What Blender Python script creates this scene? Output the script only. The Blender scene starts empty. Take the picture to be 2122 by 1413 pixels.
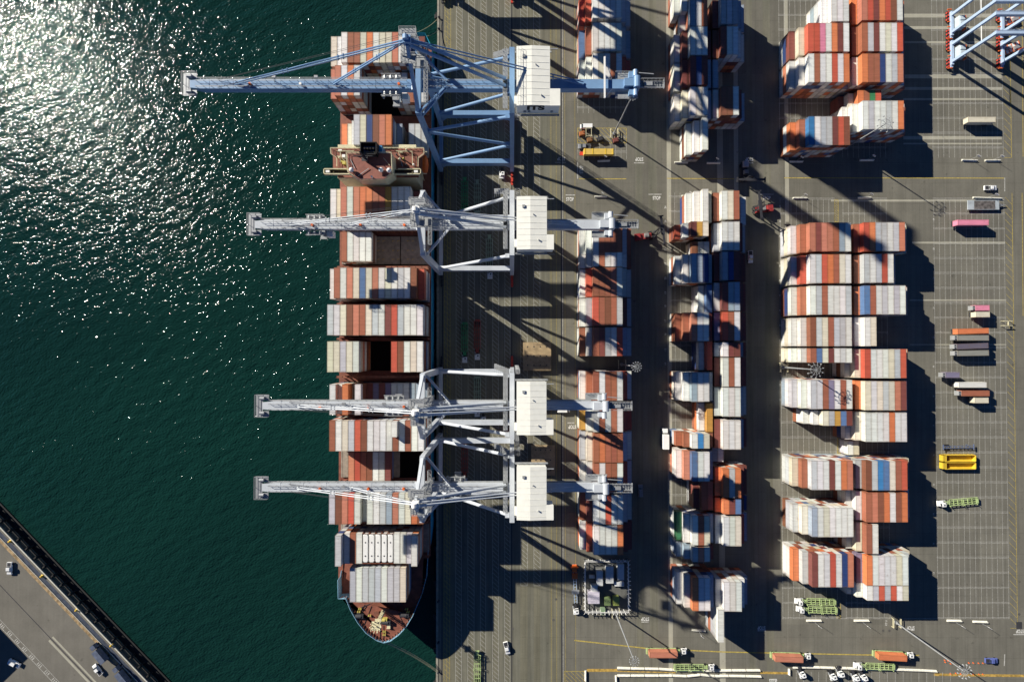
import bpy, math, random
from mathutils import Vector, Matrix
random.seed(7)
R = math.radians
# ---------------------------------------------------------------- camera, sky, sun, exposure
CH, CF, CT = 222.0, 1028.0, R(0.72)          # height above quay, focal length in photo pixels, tilt
scn = bpy.context.scene
COL = scn.collection
cam_d = bpy.data.cameras.new('camera'); cam = bpy.data.objects.new('camera', cam_d); COL.objects.link(cam)
cam_d.sensor_width = 36; cam_d.lens = 36 * CF / 2122; cam_d.clip_end = 4000; cam_d.clip_start = 1
cam.location = (0, 0, CH); cam.rotation_euler = (CT, 0, 0); scn.camera = cam
SUN_EL, SUN_AZ = R(25.6), (-0.834, 0.552)
world = bpy.data.worlds.new('World'); scn.world = world; world.use_nodes = True
nt = world.node_tree; bg = nt.nodes['Background']; sky = nt.nodes.new('ShaderNodeTexSky')
sky.sky_type = 'NISHITA'; sky.sun_disc = False; sky.sun_elevation = SUN_EL
sky.sun_rotation = math.atan2(SUN_AZ[0], SUN_AZ[1]); sky.air_density = 0.55; sky.dust_density = 0.0; sky.ozone_density = 10.0
nt.links.new(sky.outputs[0], bg.inputs[0]); bg.inputs[1].default_value = 0.05
sun_d = bpy.data.lights.new('sun', 'SUN'); sun = bpy.data.objects.new('sun', sun_d); COL.objects.link(sun)
sun_d.energy = 5.0; sun_d.angle = R(0.53); sun_d.color = (1.0, 0.945, 0.84)
sdir = Vector((0.834 * math.cos(SUN_EL), -0.552 * math.cos(SUN_EL), -math.sin(SUN_EL)))
sun.rotation_euler = sdir.to_track_quat('-Z', 'Y').to_euler(); sun.location = (-200, 130, 300)
scn.view_settings.view_transform = 'Standard'; scn.view_settings.look = 'None'
scn.view_settings.exposure = 0.72; scn.view_settings.gamma = 1
scn.render.engine = 'CYCLES'

def W(px, py, h=0.0):
    """survey helper: photo pixel at a known height -> metres on the site"""
    u = (px - 1061) / CF; v = -(py - 706.5) / CF
    t = (CH - h) / (math.cos(CT) - v * math.sin(CT))
    return (u * t, (v * math.cos(CT) + math.sin(CT)) * t)

# ---------------------------------------------------------------- materials
MATS = {}
def mat(name, col, rough=0.6, metal=0.0, noise=0.12, nscale=0.6, bump=0.0, spec=0.4, rust=0.0):
    if name in MATS: return MATS[name]
    m = bpy.data.materials.new(name); m.use_nodes = True; n = m.node_tree; b = n.nodes['Principled BSDF']
    b.inputs['Roughness'].default_value = rough; b.inputs['Metallic'].default_value = metal
    b.inputs['Specular IOR Level'].default_value = spec
    geo = n.nodes.new('ShaderNodeNewGeometry'); nz = n.nodes.new('ShaderNodeTexNoise')
    nz.inputs['Scale'].default_value = nscale; nz.inputs['Detail'].default_value = 5
    n.links.new(geo.outputs['Position'], nz.inputs['Vector'])
    mr = n.nodes.new('ShaderNodeMapRange'); mr.inputs[1].default_value = .3; mr.inputs[2].default_value = .7
    mr.inputs[3].default_value = 1 - noise; mr.inputs[4].default_value = 1 + noise
    n.links.new(nz.outputs[0], mr.inputs[0])
    mx = n.nodes.new('ShaderNodeMix'); mx.data_type = 'RGBA'; mx.blend_type = 'MULTIPLY'
    mx.inputs[0].default_value = 1; mx.inputs[6].default_value = (*col, 1)
    n.links.new(mr.outputs[0], mx.inputs[7]); out = mx.outputs[2]
    if rust:
        n2 = n.nodes.new('ShaderNodeTexNoise'); n2.inputs['Scale'].default_value = 1.7; n2.inputs['Detail'].default_value = 8
        n.links.new(geo.outputs['Position'], n2.inputs['Vector'])
        r2 = n.nodes.new('ShaderNodeMapRange'); r2.inputs[1].default_value = .58; r2.inputs[2].default_value = .72
        r2.inputs[4].default_value = rust; n.links.new(n2.outputs[0], r2.inputs[0])
        m2 = n.nodes.new('ShaderNodeMix'); m2.data_type = 'RGBA'; m2.inputs[7].default_value = (.16, .07, .03, 1)
        n.links.new(r2.outputs[0], m2.inputs[0]); n.links.new(out, m2.inputs[6]); out = m2.outputs[2]
    n.links.new(out, b.inputs['Base Color'])
    if bump:
        bp = n.nodes.new('ShaderNodeBump'); bp.inputs['Distance'].default_value = bump
        n.links.new(nz.outputs[0], bp.inputs['Height']); n.links.new(bp.outputs[0], b.inputs['Normal'])
    MATS[name] = m; return m

def container_mat(name, attr):
    m = bpy.data.materials.new(name); m.use_nodes = True; n = m.node_tree; L = n.links; b = n.nodes['Principled BSDF']
    b.inputs['Roughness'].default_value = .5; b.inputs['Specular IOR Level'].default_value = .3
    if attr:
        c = n.nodes.new('ShaderNodeAttribute'); c.attribute_name = 'paint'; cc = c.outputs[0]
    else:
        c = n.nodes.new('ShaderNodeObjectInfo'); cc = c.outputs['Color']
    geo = n.nodes.new('ShaderNodeNewGeometry'); uv = n.nodes.new('ShaderNodeUVMap')
    sp = n.nodes.new('ShaderNodeSeparateXYZ'); L.new(uv.outputs[0], sp.inputs[0])
    def math_(op, a, bb=None):
        q = n.nodes.new('ShaderNodeMath'); q.operation = op
        for i, v in enumerate((a, bb)):
            if v is None: continue
            if isinstance(v, (int, float)): q.inputs[i].default_value = v
            else: L.new(v, q.inputs[i])
        return q.outputs[0]
    # distance to the panel edges (uv 0..1 per panel): grime and rust gather at rails and corners
    ex = math_('ABSOLUTE', math_('SUBTRACT', sp.outputs[0], .5)); ey = math_('ABSOLUTE', math_('SUBTRACT', sp.outputs[1], .5))
    edge = math_('MAXIMUM', math_('MULTIPLY', math_('POWER', math_('MULTIPLY', ex, 2), 7), .75), math_('POWER', math_('MULTIPLY', ey, 2), 45))
    nz = n.nodes.new('ShaderNodeTexNoise'); nz.inputs['Scale'].default_value = .9; nz.inputs['Detail'].default_value = 7
    nz.inputs['Roughness'].default_value = .65
    L.new(geo.outputs['Position'], nz.inputs['Vector'])
    grime = math_('MULTIPLY', edge, nz.outputs[0])
    nb = n.nodes.new('ShaderNodeTexNoise'); nb.inputs['Scale'].default_value = .25; nb.inputs['Detail'].default_value = 6
    mp = n.nodes.new('ShaderNodeMapping'); mp.inputs['Scale'].default_value = (1, 6, 1)
    L.new(geo.outputs['Position'], mp.inputs[0]); L.new(mp.outputs[0], nb.inputs['Vector'])
    var = n.nodes.new('ShaderNodeMapRange'); var.inputs[1].default_value = .3; var.inputs[2].default_value = .7
    var.inputs[3].default_value = .86; var.inputs[4].default_value = 1.08; L.new(nb.outputs[0], var.inputs[0])
    mx = n.nodes.new('ShaderNodeMix'); mx.data_type = 'RGBA'; mx.blend_type = 'MULTIPLY'; mx.inputs[0].default_value = 1
    L.new(cc, mx.inputs[6]); L.new(var.outputs[0], mx.inputs[7])
    # patches of repainted / stained roof
    ns = n.nodes.new('ShaderNodeTexNoise'); ns.inputs['Scale'].default_value = .55; ns.inputs['Detail'].default_value = 9
    ns.inputs['Roughness'].default_value = .7; L.new(geo.outputs['Position'], ns.inputs['Vector'])
    st = n.nodes.new('ShaderNodeMapRange'); st.inputs[1].default_value = .60; st.inputs[2].default_value = .76
    st.inputs[4].default_value = .6; L.new(ns.outputs[0], st.inputs[0])
    m3 = n.nodes.new('ShaderNodeMix'); m3.data_type = 'RGBA'; m3.inputs[7].default_value = (.22, .13, .06, 1)
    L.new(st.outputs[0], m3.inputs[0]); L.new(mx.outputs[2], m3.inputs[6])
    m2 = n.nodes.new('ShaderNodeMix'); m2.data_type = 'RGBA'; m2.inputs[7].default_value = (.13, .075, .035, 1)
    L.new(math_('MINIMUM', math_('MULTIPLY', grime, 1.5), .85), m2.inputs[0]); L.new(m3.outputs[2], m2.inputs[6])
    L.new(m2.outputs[2], b.inputs['Base Color'])
    # corrugated sheet, ribs across the box
    wv = n.nodes.new('ShaderNodeTexWave'); wv.bands_direction = 'Y'; wv.inputs['Scale'].default_value = .9; wv.inputs['Distortion'].default_value = .4
    L.new(geo.outputs['Position'], wv.inputs['Vector'])
    bp = n.nodes.new('ShaderNodeBump'); bp.inputs['Strength'].default_value = .25; bp.inputs['Distance'].default_value = .04
    L.new(wv.outputs[0], bp.inputs['Height']); L.new(bp.outputs[0], b.inputs['Normal'])
    return m

def ground_mat(name, col, col2, streak=.5, joints=True):
    m = bpy.data.materials.new(name); m.use_nodes = True; n = m.node_tree; L = n.links; b = n.nodes['Principled BSDF']
    b.inputs['Roughness'].default_value = .85; b.inputs['Specular IOR Level'].default_value = .25
    geo = n.nodes.new('ShaderNodeNewGeometry')
    def nz(scale, sc=(1, 1, 1), detail=6, rough=.6):
        mp = n.nodes.new('ShaderNodeMapping'); mp.inputs['Scale'].default_value = sc
        t = n.nodes.new('ShaderNodeTexNoise'); t.inputs['Scale'].default_value = scale; t.inputs['Detail'].default_value = detail
        t.inputs['Roughness'].default_value = rough
        L.new(geo.outputs['Position'], mp.inputs[0]); L.new(mp.outputs[0], t.inputs['Vector']); return t.outputs[0]
    def rng(x, a, b_, c, d):
        r = n.nodes.new('ShaderNodeMapRange')
        for i, v in enumerate((a, b_, c, d)): r.inputs[i + 1].default_value = v
        L.new(x, r.inputs[0]); return r.outputs[0]
    m1 = n.nodes.new('ShaderNodeMix'); m1.data_type = 'RGBA'; m1.inputs[6].default_value = (*col, 1); m1.inputs[7].default_value = (*col2, 1)
    L.new(rng(nz(.02), .35, .65, 0, 1), m1.inputs[0]); out = m1.outputs[2]
    def mul(out, fac):
        q = n.nodes.new('ShaderNodeMix'); q.data_type = 'RGBA'; q.blend_type = 'MULTIPLY'; q.inputs[0].default_value = 1
        L.new(out, q.inputs[6]); L.new(fac, q.inputs[7]); return q.outputs[2]
    out = mul(out, rng(nz(.55, (1, .035, 1)), .3, .7, 1 - .28 * streak, 1 + .16 * streak))   # wheel tracks run along the yard
    out = mul(out, rng(nz(.12, detail=8, rough=.65), .3, .72, 1.06, .84))
    out = mul(out, rng(nz(1.6, detail=8, rough=.7), .25, .75, .90, 1.09))
    out = mul(out, rng(nz(.3, detail=3), .66, .76, 1, .62))                     # oil stains
    if joints:
        br = n.nodes.new('ShaderNodeTexBrick'); br.offset = 0; br.inputs['Scale'].default_value = 1
        br.inputs['Mortar Size'].default_value = .05; br.inputs['Brick Width'].default_value = 6.1; br.inputs['Row Height'].default_value = 9.2
        br.inputs['Color1'].default_value = (1, 1, 1, 1); br.inputs['Color2'].default_value = (.93, .93, .93, 1); br.inputs['Mortar'].default_value = (.66, .66, .66, 1)
        L.new(geo.outputs['Position'], br.inputs['Vector'])
        out = mul(out, br.outputs[0])
        b3 = n.nodes.new('ShaderNodeTexBrick'); b3.offset = .37; b3.inputs['Scale'].default_value = 1; b3.inputs['Mortar Size'].default_value = .02
        b3.inputs['Brick Width'].default_value = 17.3; b3.inputs['Row Height'].default_value = 41; b3.inputs['Color1'].default_value = (1.03, 1.03, 1.03, 1); b3.inputs['Color2'].default_value = (.90, .90, .91, 1); b3.inputs['Mortar'].default_value = (.8, .8, .8, 1)
        L.new(geo.outputs['Position'], b3.inputs['Vector']); out = mul(out, b3.outputs[0])
    L.new(out, b.inputs['Base Color']); return m

def water_mat():
    m = bpy.data.materials.new('harbour_water'); m.use_nodes = True; n = m.node_tree; L = n.links; b = n.nodes['Principled BSDF']
    geo = n.nodes.new('ShaderNodeNewGeometry')
    b.inputs['Base Color'].default_value = (.004, .030, .022, 1); b.inputs['Roughness'].default_value = .075
    b.inputs['IOR'].default_value = 1.33; b.inputs['Specular IOR Level'].default_value = .28
    def nz(scale, rot, sc, detail, rough=.5):
        mp = n.nodes.new('ShaderNodeMapping'); mp.vector_type = 'TEXTURE'; mp.inputs['Rotation'].default_value = (0, 0, R(rot)); mp.inputs['Scale'].default_value = sc
        t = n.nodes.new('ShaderNodeTexNoise'); t.inputs['Scale'].default_value = scale; t.inputs['Detail'].default_value = detail
        t.inputs['Roughness'].default_value = rough
        L.new(geo.outputs['Position'], mp.inputs[0]); L.new(mp.outputs[0], t.inputs['Vector']); return t.outputs[0]
    cm = n.nodes.new('ShaderNodeMapRange'); cm.inputs[1].default_value = .3; cm.inputs[2].default_value = .7
    cr = n.nodes.new('ShaderNodeMix'); cr.data_type = 'RGBA'; cr.inputs[6].default_value = (.004, .021, .018, 1); cr.inputs[7].default_value = (.005, .029, .023, 1)
    L.new(nz(.012, 30, (2, 1, 1), 3), cm.inputs[0]); L.new(cm.outputs[0], cr.inputs[0]); L.new(cr.outputs[2], b.inputs['Base Color'])
    b1 = n.nodes.new('ShaderNodeBump'); b1.inputs['Distance'].default_value = .62; L.new(nz(.30, 24, (2.1, 1, 1), 1), b1.inputs['Height'])
    b2 = n.nodes.new('ShaderNodeBump'); b2.inputs['Distance'].default_value = .375; L.new(nz(1.3, 30, (1.6, 1, 1), 1.4, .5), b2.inputs['Height'])
    for bb, lo_, hi_ in ((b1, .8, 1.0), (b2, .8, 1.0)):          # gusts: patches of calmer and rougher water
        w_ = n.nodes.new('ShaderNodeMapRange'); w_.inputs[1].default_value = .35; w_.inputs[2].default_value = .62; w_.inputs[3].default_value = lo_; w_.inputs[4].default_value = hi_
        L.new(nz(.022, 22, (3.0, 1, 1), 4), w_.inputs[0]); L.new(w_.outputs[0], bb.inputs['Strength'])
    L.new(b1.outputs[0], b2.inputs['Normal']); L.new(b2.outputs[0], b.inputs['Normal'])
    return m

# ---------------------------------------------------------------- mesh builder
class MB:
    def __init__(s): s.v = []; s.f = []
    def hexa(s, p):
        o = len(s.v); s.v += [tuple(q) for q in p]
        s.f += [tuple(o + i for i in f) for f in ((0, 3, 2, 1), (4, 5, 6, 7), (0, 1, 5, 4), (1, 2, 6, 5), (2, 3, 7, 6), (3, 0, 4, 7))]
        return s
    def box(s, x0, x1, y0, y1, z0, z1, taper=0):
        t = taper
        return s.hexa([(x0, y0, z0), (x1, y0, z0), (x1, y1, z0), (x0, y1, z0), (x0 + t, y0 + t, z1), (x1 - t, y0 + t, z1), (x1 - t, y1 - t, z1), (x0 + t, y1 - t, z1)])
    def cbox(s, cx, cy, cz, sx, sy, sz, taper=0): return s.box(cx - sx / 2, cx + sx / 2, cy - sy / 2, cy + sy / 2, cz - sz / 2, cz + sz / 2, taper)
    def frame(s, a, b):
        d = (b - a).normalized(); up = Vector((0, 0, 1)) if abs(d.z) < .95 else Vector((0, 1, 0))
        x = d.cross(up).normalized(); y = x.cross(d).normalized(); return x, y
    def beam(s, a, b, w, h, w2=None, h2=None):
        a = Vector(a); b = Vector(b); x, y = s.frame(a, b); w2 = w if w2 is None else w2; h2 = h if h2 is None else h2
        c = lambda p, w, h: [p - x * w / 2 - y * h / 2, p + x * w / 2 - y * h / 2, p + x * w / 2 + y * h / 2, p - x * w / 2 + y * h / 2]
        return s.hexa(c(a, w, h) + c(b, w2, h2))
    def tube(s, a, b, r, r2=None, n=8):
        a = Vector(a); b = Vector(b); x, y = s.frame(a, b); r2 = r if r2 is None else r2; o = len(s.v)
        for p, q in ((a, r), (b, r2)):
            for i in range(n):
                t = 2 * math.pi * i / n; s.v.append(tuple(p + x * q * math.cos(t) + y * q * math.sin(t)))
        for i in range(n):
            j = (i + 1) % n; s.f.append((o + i, o + j, o + n + j, o + n + i))
        s.f.append(tuple(o + i for i in range(n))[::-1]); s.f.append(tuple(o + n + i for i in range(n))); return s
    def prism(s, pts, z0, z1, pts2=None):
        o = len(s.v); n = len(pts); p2 = pts2 or pts
        s.v += [(x, y, z0) for x, y in pts] + [(x, y, z1) for x, y in p2]
        for i in range(n):
            j = (i + 1) % n; s.f.append((o + i, o + j, o + n + j, o + n + i))
        s.f.append(tuple(range(o + n - 1, o - 1, -1))); s.f.append(tuple(range(o + n, o + 2 * n))); return s
    def quad(s, a, b, c, d, z):
        o = len(s.v); s.v += [(*a, z), (*b, z), (*c, z), (*d, z)]; s.f.append((o, o + 1, o + 2, o + 3)); return s
    def rect(s, x0, x1, y0, y1, z): return s.quad((x0, y0), (x1, y0), (x1, y1), (x0, y1), z)
    def line(s, a, b, w, z):
        a = Vector(a); b = Vector(b); d = (b - a).normalized(); p = Vector((-d.y, d.x)) * w / 2
        return s.quad(tuple(a - p), tuple(b - p), tuple(b + p), tuple(a + p), z)
    def sphere(s, c, r, n=8, m=5, zs=1):
        o = len(s.v); c = Vector(c)
        for j in range(1, m):
            for i in range(n):
                t = math.pi * j / m; q = 2 * math.pi * i / n
                s.v.append((c.x + r * math.sin(t) * math.cos(q), c.y + r * math.sin(t) * math.sin(q), c.z + r * zs * math.cos(t)))
        for j in range(m - 2):
            for i in range(n):
                k = (i + 1) % n; s.f.append((o + j * n + i, o + (j + 1) * n + i, o + (j + 1) * n + k, o + j * n + k))
        s.v += [(c.x, c.y, c.z + r * zs), (c.x, c.y, c.z - r * zs)]; e = len(s.v)
        for i in range(n):
            k = (i + 1) % n; s.f.append((e - 2, o + i, o + k)); s.f.append((e - 1, o + (m - 2) * n + k, o + (m - 2) * n + i))
        return s
    def rail(s, a, b, h=1.1, step=3.0, r=.10):
        a = Vector(a); b = Vector(b); up = Vector((0, 0, h)); n = max(1, int((b - a).length / step))
        s.beam(a + up, b + up, r, r); s.beam(a + up * .5, b + up * .5, r * .7, r * .7)
        for i in range(n + 1):
            p = a + (b - a) * i / n; s.beam(p, p + up, r, r)
        return s
    def lattice(s, a, b, w, h, step=2.5, r=.14):
        a = Vector(a); b = Vector(b); x, y = s.frame(a, b); n = max(1, int((b - a).length / step))
        c = [(-1, -1), (1, -1), (1, 1), (-1, 1)]
        P = [[a + (b - a) * i / n + x * w / 2 * q[0] + y * h / 2 * q[1] for q in c] for i in range(n + 1)]
        for k in range(4): s.beam(P[0][k], P[n][k], r, r)
        for i in range(n + 1):
            for k in range(4):
                s.beam(P[i][k], P[i][(k + 1) % 4], r * .8, r * .8)
                if i < n: s.beam(P[i][k], P[i + 1][(k + 1) % 4], r * .7, r * .7)
        return s
    def mesh(s, name):
        me = bpy.data.meshes.new(name); me.from_pydata(s.v, [], s.f); me.update(); return me
def mk(name, mb, m, parent=None, smooth=False):
    me = mb.mesh(name); me.materials.append(m)
    if smooth: me.shade_smooth()
    o = bpy.data.objects.new(name, me); COL.objects.link(o); o.parent = parent; return o
def tag(o, label=None, cat=None, group=None, kind=None):
    if label: o['label'] = label
    if cat: o['category'] = cat
    if group: o['group'] = group
    if kind: o['kind'] = kind
    return o
def thing(name, label, cat, loc=(0, 0, 0), rz=0, group=None):
    o = bpy.data.objects.new(name, None); COL.objects.link(o); o.location = loc; o.rotation_euler = (0, 0, rz)
    o.empty_display_size = .5; return tag(o, label, cat, group)
def struct(name, mb, m): return tag(mk(name, mb, m), kind='structure')
def copy_tree(o, parent=None):
    c = o.copy(); COL.objects.link(c); c.parent = parent
    for ch in list(o.children): copy_tree(ch, c)
    return c
def place(proto, used, loc, rz, label, group=None):
    o = proto if not used else copy_tree(proto)
    o.location = loc; o.rotation_euler = (0, 0, rz); o['label'] = label
    if group: o['group'] = group
    return o

STEEL = mat('grey_steel', (.30, .31, .32), .5, .3); DARK = mat('dark_steel', (.035, .035, .04), .6)
BLACK = mat('black_rubber', (.015, .015, .015), .8); WHITE = mat('white_paint', (.78, .77, .73), .45, noise=.06)
GLASS = mat('dark_glass', (.02, .03, .04), .08, spec=.8); GALV = mat('galvanised_steel', (.36, .37, .37), .5, .3)
YEL = mat('yellow_paint', (.62, .40, .03), .5, noise=.15, rust=.5); ORANGE = mat('orange_paint', (.70, .13, .02), .5)
RED = mat('red_paint', (.50, .05, .03), .5); CONC = mat('pale_concrete', (.52, .50, .42), .85, noise=.15, nscale=1.5)
LIME = mat('pale_green_paint', (.36, .46, .20), .55, noise=.2, rust=.3); GREEN = mat('green_paint', (.06, .30, .12), .55, noise=.2, rust=.5)
# ---------------------------------------------------------------- ground and water
QX = W(905, 706.5)[0]                                   # quay edge
A = W(-60, 1027); Bq = W(345, 1452)                     # line of the far quay edge (lower left)
dv = (Vector(Bq) - Vector(A)).normalized()
p0 = Vector(A) - dv * 400; p1 = Vector(A) + dv * 330
g = MB(); g.prism([(QX, -600), (900, -600), (900, 700), (QX, 700)], -14, 0)
YARD = ground_mat('yard_asphalt', (.163, .154, .124), (.188, .178, .142))
struct('yard_ground', g, YARD)
nrm = Vector((-dv.y, dv.x)) * -1
nrm = nrm if nrm.x < 0 else -nrm
g = MB(); g.prism([tuple(p0), tuple(p0 + nrm * 500), tuple(p1 + nrm * 500), tuple(p1)], -14, 0)
struct('far_quay_ground', g, ground_mat('far_quay_asphalt', (.15, .14, .118), (.175, .163, .136), .3, False))
g = MB(); g.rect(-2500, 2500, -2500, 2500, -4.0); struct('water', g, water_mat())
# pavement zones: each sheet 4 mm above the one below
PB = ground_mat('apron_concrete', (.170, .161, .115), (.193, .181, .127), .8)
g = MB(); xa, xb = W(917, 706)[0], W(1163, 706)[0]
g.rect(xa, xb, -600, 700, .004); struct('quay_apron', g, PB)
TRK = ground_mat('worn_wheel_track', (.150, .146, .112), (.172, .163, .122), 1.0, False)
g = MB()
for a, b in ((957, 969), (984, 995), (1008, 1020), (1033, 1046), (1060, 1078)):
    g.rect(W(a, 706)[0], W(b, 706)[0], -600, 700, .008)
g.rect(W(1093, 706)[0], W(1106, 706)[0], -600, W(0, 1215)[1], .008); g.rect(W(1119, 706)[0], W(1138, 706)[0], -600, 700, .008)
for a, b in ((1318, 1332), (1345, 1362), (1550, 1562), (1585, 1600)): g.rect(W(a, 706)[0], W(b, 706)[0], -600, 700, .004)
struct('wheel_tracks', g, TRK)
PALE = ground_mat('pale_concrete_strip', (.36, .345, .275), (.40, .38, .30), .4, False)
g = MB()
for a, b, y0, y1 in ((1383, 1392, -600, 700), (1488, 1500, -600, 700), (1523, 1532, W(0, 700)[1], 700), (1629, 1637, W(0, 460)[1], 700)):
    g.rect(W(a, 706)[0], W(b, 706)[0], y0, y1, .004)
for y, hh, x0, x1 in ((33, 8, 1872, 2076), (58, 6, 1872, 2076), (88, 4, 1872, 2076), (159, 8, 1872, 2076), (184, 6, 1872, 2076), (206, 4, 1872, 2076), (286, 7, 1872, 2076), (298, 3, 1872, 2076),
                      (416, 4, 1722, 2080), (503, 4, 1890, 2083), (622, 3, 1885, 2085), (714, 2, 1885, 2085)):
    a = W(x0, y); b = W(x1, y); w = hh / 4.65 / 2; g.rect(a[0], b[0], a[1] - w, a[1] + w, .004)
struct('concrete_strips', g, PALE)
# painted lines
wl, yl = MB(), MB(); LW = .16; Z = .016
def pl(mb, pts, w=LW):
    for a, b in zip(pts, pts[1:]): mb.line(W(*a), W(*b), w, Z)
for i, (a, b, yend) in enumerate(((921, 933, None), (945, 957, None), (970, 983, None), (996, 1007, None), (1021, 1033, None), (1046, 1057, None), (1079, 1093, 1213), (1106, 1119, 1213))):
    x0, x1 = W(a, 706)[0], W(b, 706)[0]; m_ = yl if i == 0 else wl; w = .12
    ylo = -200 if yend is None else W(0, yend)[1]
    m_.line((x0, ylo), (x0, 200), w, Z); m_.line((x1, ylo), (x1, 200), w, Z)
    if i == 0: m_.line(((x0 + x1) / 2, ylo), ((x0 + x1) / 2, 200), w, Z)
    y = ylo
    while y < 199:
        m_.line((x0, y + (x1 - x0) * .9), (x1, y), .11, Z); y += 1.95 if i else 2.3
    if yend: m_.line((x0, ylo), (x1, ylo), w, Z)
for px in (1142, 1153, 1171, 1192): x = W(px, 706)[0]; yl.line((x, -200), (x, 200), .10, Z)
x = W(1166, 706)[0]; wl.line((x, -250), (x, 250), .18, Z)
# slot grids: 2.43 m slots, 6.67 m rows
def grid(x0, n, ypx0, ypx1, pitch=2.43, phase=0.0):
    ya, yb = W(0, ypx1)[1], W(0, ypx0)[1]
    for i in range(n + 1): wl.line((x0 + i * pitch, ya), (x0 + i * pitch, yb), .11, Z)
    y = W(0, 1281)[1] + phase
    while y < yb + 3:
        if y > ya - .5:
            wl.line((x0 - .3, y), (x0 + n * pitch + .3, y), .11, Z + .004); wl.line((x0 - .3, y + .55), (x0 + n * pitch + .3, y + .55), .11, Z + .004)
        y += 6.67
grid(189.3, 13, 414, 1281); grid(189.3, 13, -40, 327, phase=3.1)
grid(120.4, 10, 414, 1281); grid(148.6, 8, 414, 1281); grid(120.4, 10, -40, 327, phase=3.1); grid(148.6, 8, -40, 327, phase=3.1)
grid(W(1198, 706)[0], 9, 204, 235, phase=1.2); grid(W(1198, 706)[0], 9, 297, 330, phase=1.2)
grid(W(1388, 706)[0], 6, 400, 1260, phase=1.0)
# yellow hatching along the right-hand road
xr0, xr1 = 221.4, 224.6
for ya, yb in ((W(0, 1301)[1], W(0, 400)[1]), (W(0, 327)[1], 170)):
    yl.line((xr1, ya), (xr1, yb), .2, Z); yl.line((xr0, ya), (xr1, ya), .15, Z)
    y = ya + 1
    while y < yb - 3: yl.line((xr0, y + 3.4), (xr1, y), .13, Z); y += 3.35
for a, b in ((-30, 325), (400, 655)): pl(yl, [(2118, a), (2120, b)], .25)
pl(yl, [(1382, 370), (1522, 371)], .35); pl(yl, [(1625, 369), (2081, 369.5)], .35); pl(yl, [(1200, 371), (1298, 371)], .35)
pl(yl, [(1190, 1326), (1345, 1343), (1500, 1350), (1640, 1353), (1790, 1356), (1905, 1357)], .5)
pl(wl, [(2082, 369), (2082, 397)], .35); pl(wl, [(2082, 1355), (2081, 1379)], .4)
# yellow boxes and hatching
def ybox(x0, y0, x1, y1, step=8, mb=yl):
    pl(mb, [(x0, y0), (x1, y0), (x1, y1), (x0, y1), (x0, y0)], .2)
    k = x0 - (y1 - y0) + step
    while k < x1 - 2:
        a = (max(k, x0), y0 + max(0, x0 - k)); b = (min(k + (y1 - y0), x1), y0 + min(y1 - y0, x1 - k)); pl(mb, [a, b], .14); k += step
ybox(1197, 266, 1298, 297, 9); ybox(1729, 414, 1737, 460, 5); ybox(1169, 1390, 1212, 1440, 9); ybox(1735, 855, 1741, 940, 6); ybox(1734, 1251, 1742, 1281, 6)
pl(wl, [(1732, 1281), (1845, 1281)], .15); pl(wl, [(1865, 1281), (1945, 1281)], .15)
ob = MB()
for a, b, w in (((1216, 1388), (1279, 1388), 1.3), ((1279, 1390), (1400, 1393), .5), ((1575, 1393), (1635, 1394), 1.0), ((1935, 1397), (2160, 1400), 1.1)): ob.line(W(*a), W(*b), w, .012)
struct('amber_stop_bands', ob, mat('worn_amber_paint', (.42, .27, .06), .8, noise=.5, nscale=.8))
for i in range(12): pl(wl, [(1790 + i * 16.3, 1391), (1790 + i * 16.3, 1440)], .12)
for i in range(8): pl(wl, [(1650 + i * 15.5, 1391), (1650 + i * 15.5, 1440)], .12)
# STOP legends with their bars
tb = MB()
def text_mesh(s, size, depth=0.0, bold=0.0):
    cu = bpy.data.curves.new('t', 'FONT'); cu.body = s; cu.size = size; cu.align_x = 'CENTER'; cu.align_y = 'CENTER'; cu.extrude = depth; cu.offset = bold
    o = bpy.data.objects.new('t', cu); COL.objects.link(o); dg = bpy.context.evaluated_depsgraph_get()
    me = bpy.data.meshes.new_from_object(o.evaluated_get(dg)); bpy.data.objects.remove(o); bpy.data.curves.remove(cu); return me
def add_text(mb, s, size, M, sy=1.0, bold=0.0):
    me = text_mesh(s, size, 0.0, bold); o = len(mb.v)
    mb.v += [tuple(M @ Vector((v.co.x, v.co.y * sy, v.co.z))) for v in me.vertices]
    mb.f += [tuple(o + i for i in p.vertices) for p in me.polygons]; bpy.data.meshes.remove(me)
STOPS = [((1181, 413.5), 0, (1172, 404.5), (1192, 404.5)), ((1360.5, 411), 0, (1344, 403), (1371, 403)), ((1589, 410.5), 0, (1571, 403), (1603, 403)),
         ((1205, 352), 90, (1197, 336), (1197, 371)), ((1325, 330), 180, (1314, 338), (1335, 338)), ((1553, 330), 180, (1538, 338), (1561, 338)),
         ((1163, 329), 180, (1150, 337), (1172, 337)), ((1337, 1281.5), 180, (1329, 1288), (1344, 1288)), ((1578, 1300), 180, (1570, 1306), (1587, 1306)),
         ((1887, 1300), 180, (1887, 1305), (1895, 1305)), ((2113.5, 1307), 180, (2100, 1314), (2125, 1314)), ((1602, 1411), 0, (1594, 1406.5), (1610, 1406.5)),
         ((1186, 884), 180, (1176, 876), (1190, 876))]
for (p, a, l0, l1) in STOPS:
    x, y = W(*p); add_text(tb, 'STOP', 1.45, Matrix.Translation((x, y, .02)) @ Matrix.Rotation(R(a), 4, 'Z'), 1.5, .035)
    pl(wl, [l0, l1], .4)
x, y = W(1836, 1290); add_text(tb, 'F-50', 1.3, Matrix.Translation((x, y, .02)) @ Matrix.Rotation(R(-90), 4, 'Z'))
nums = list(range(24, 10, -1))
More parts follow.
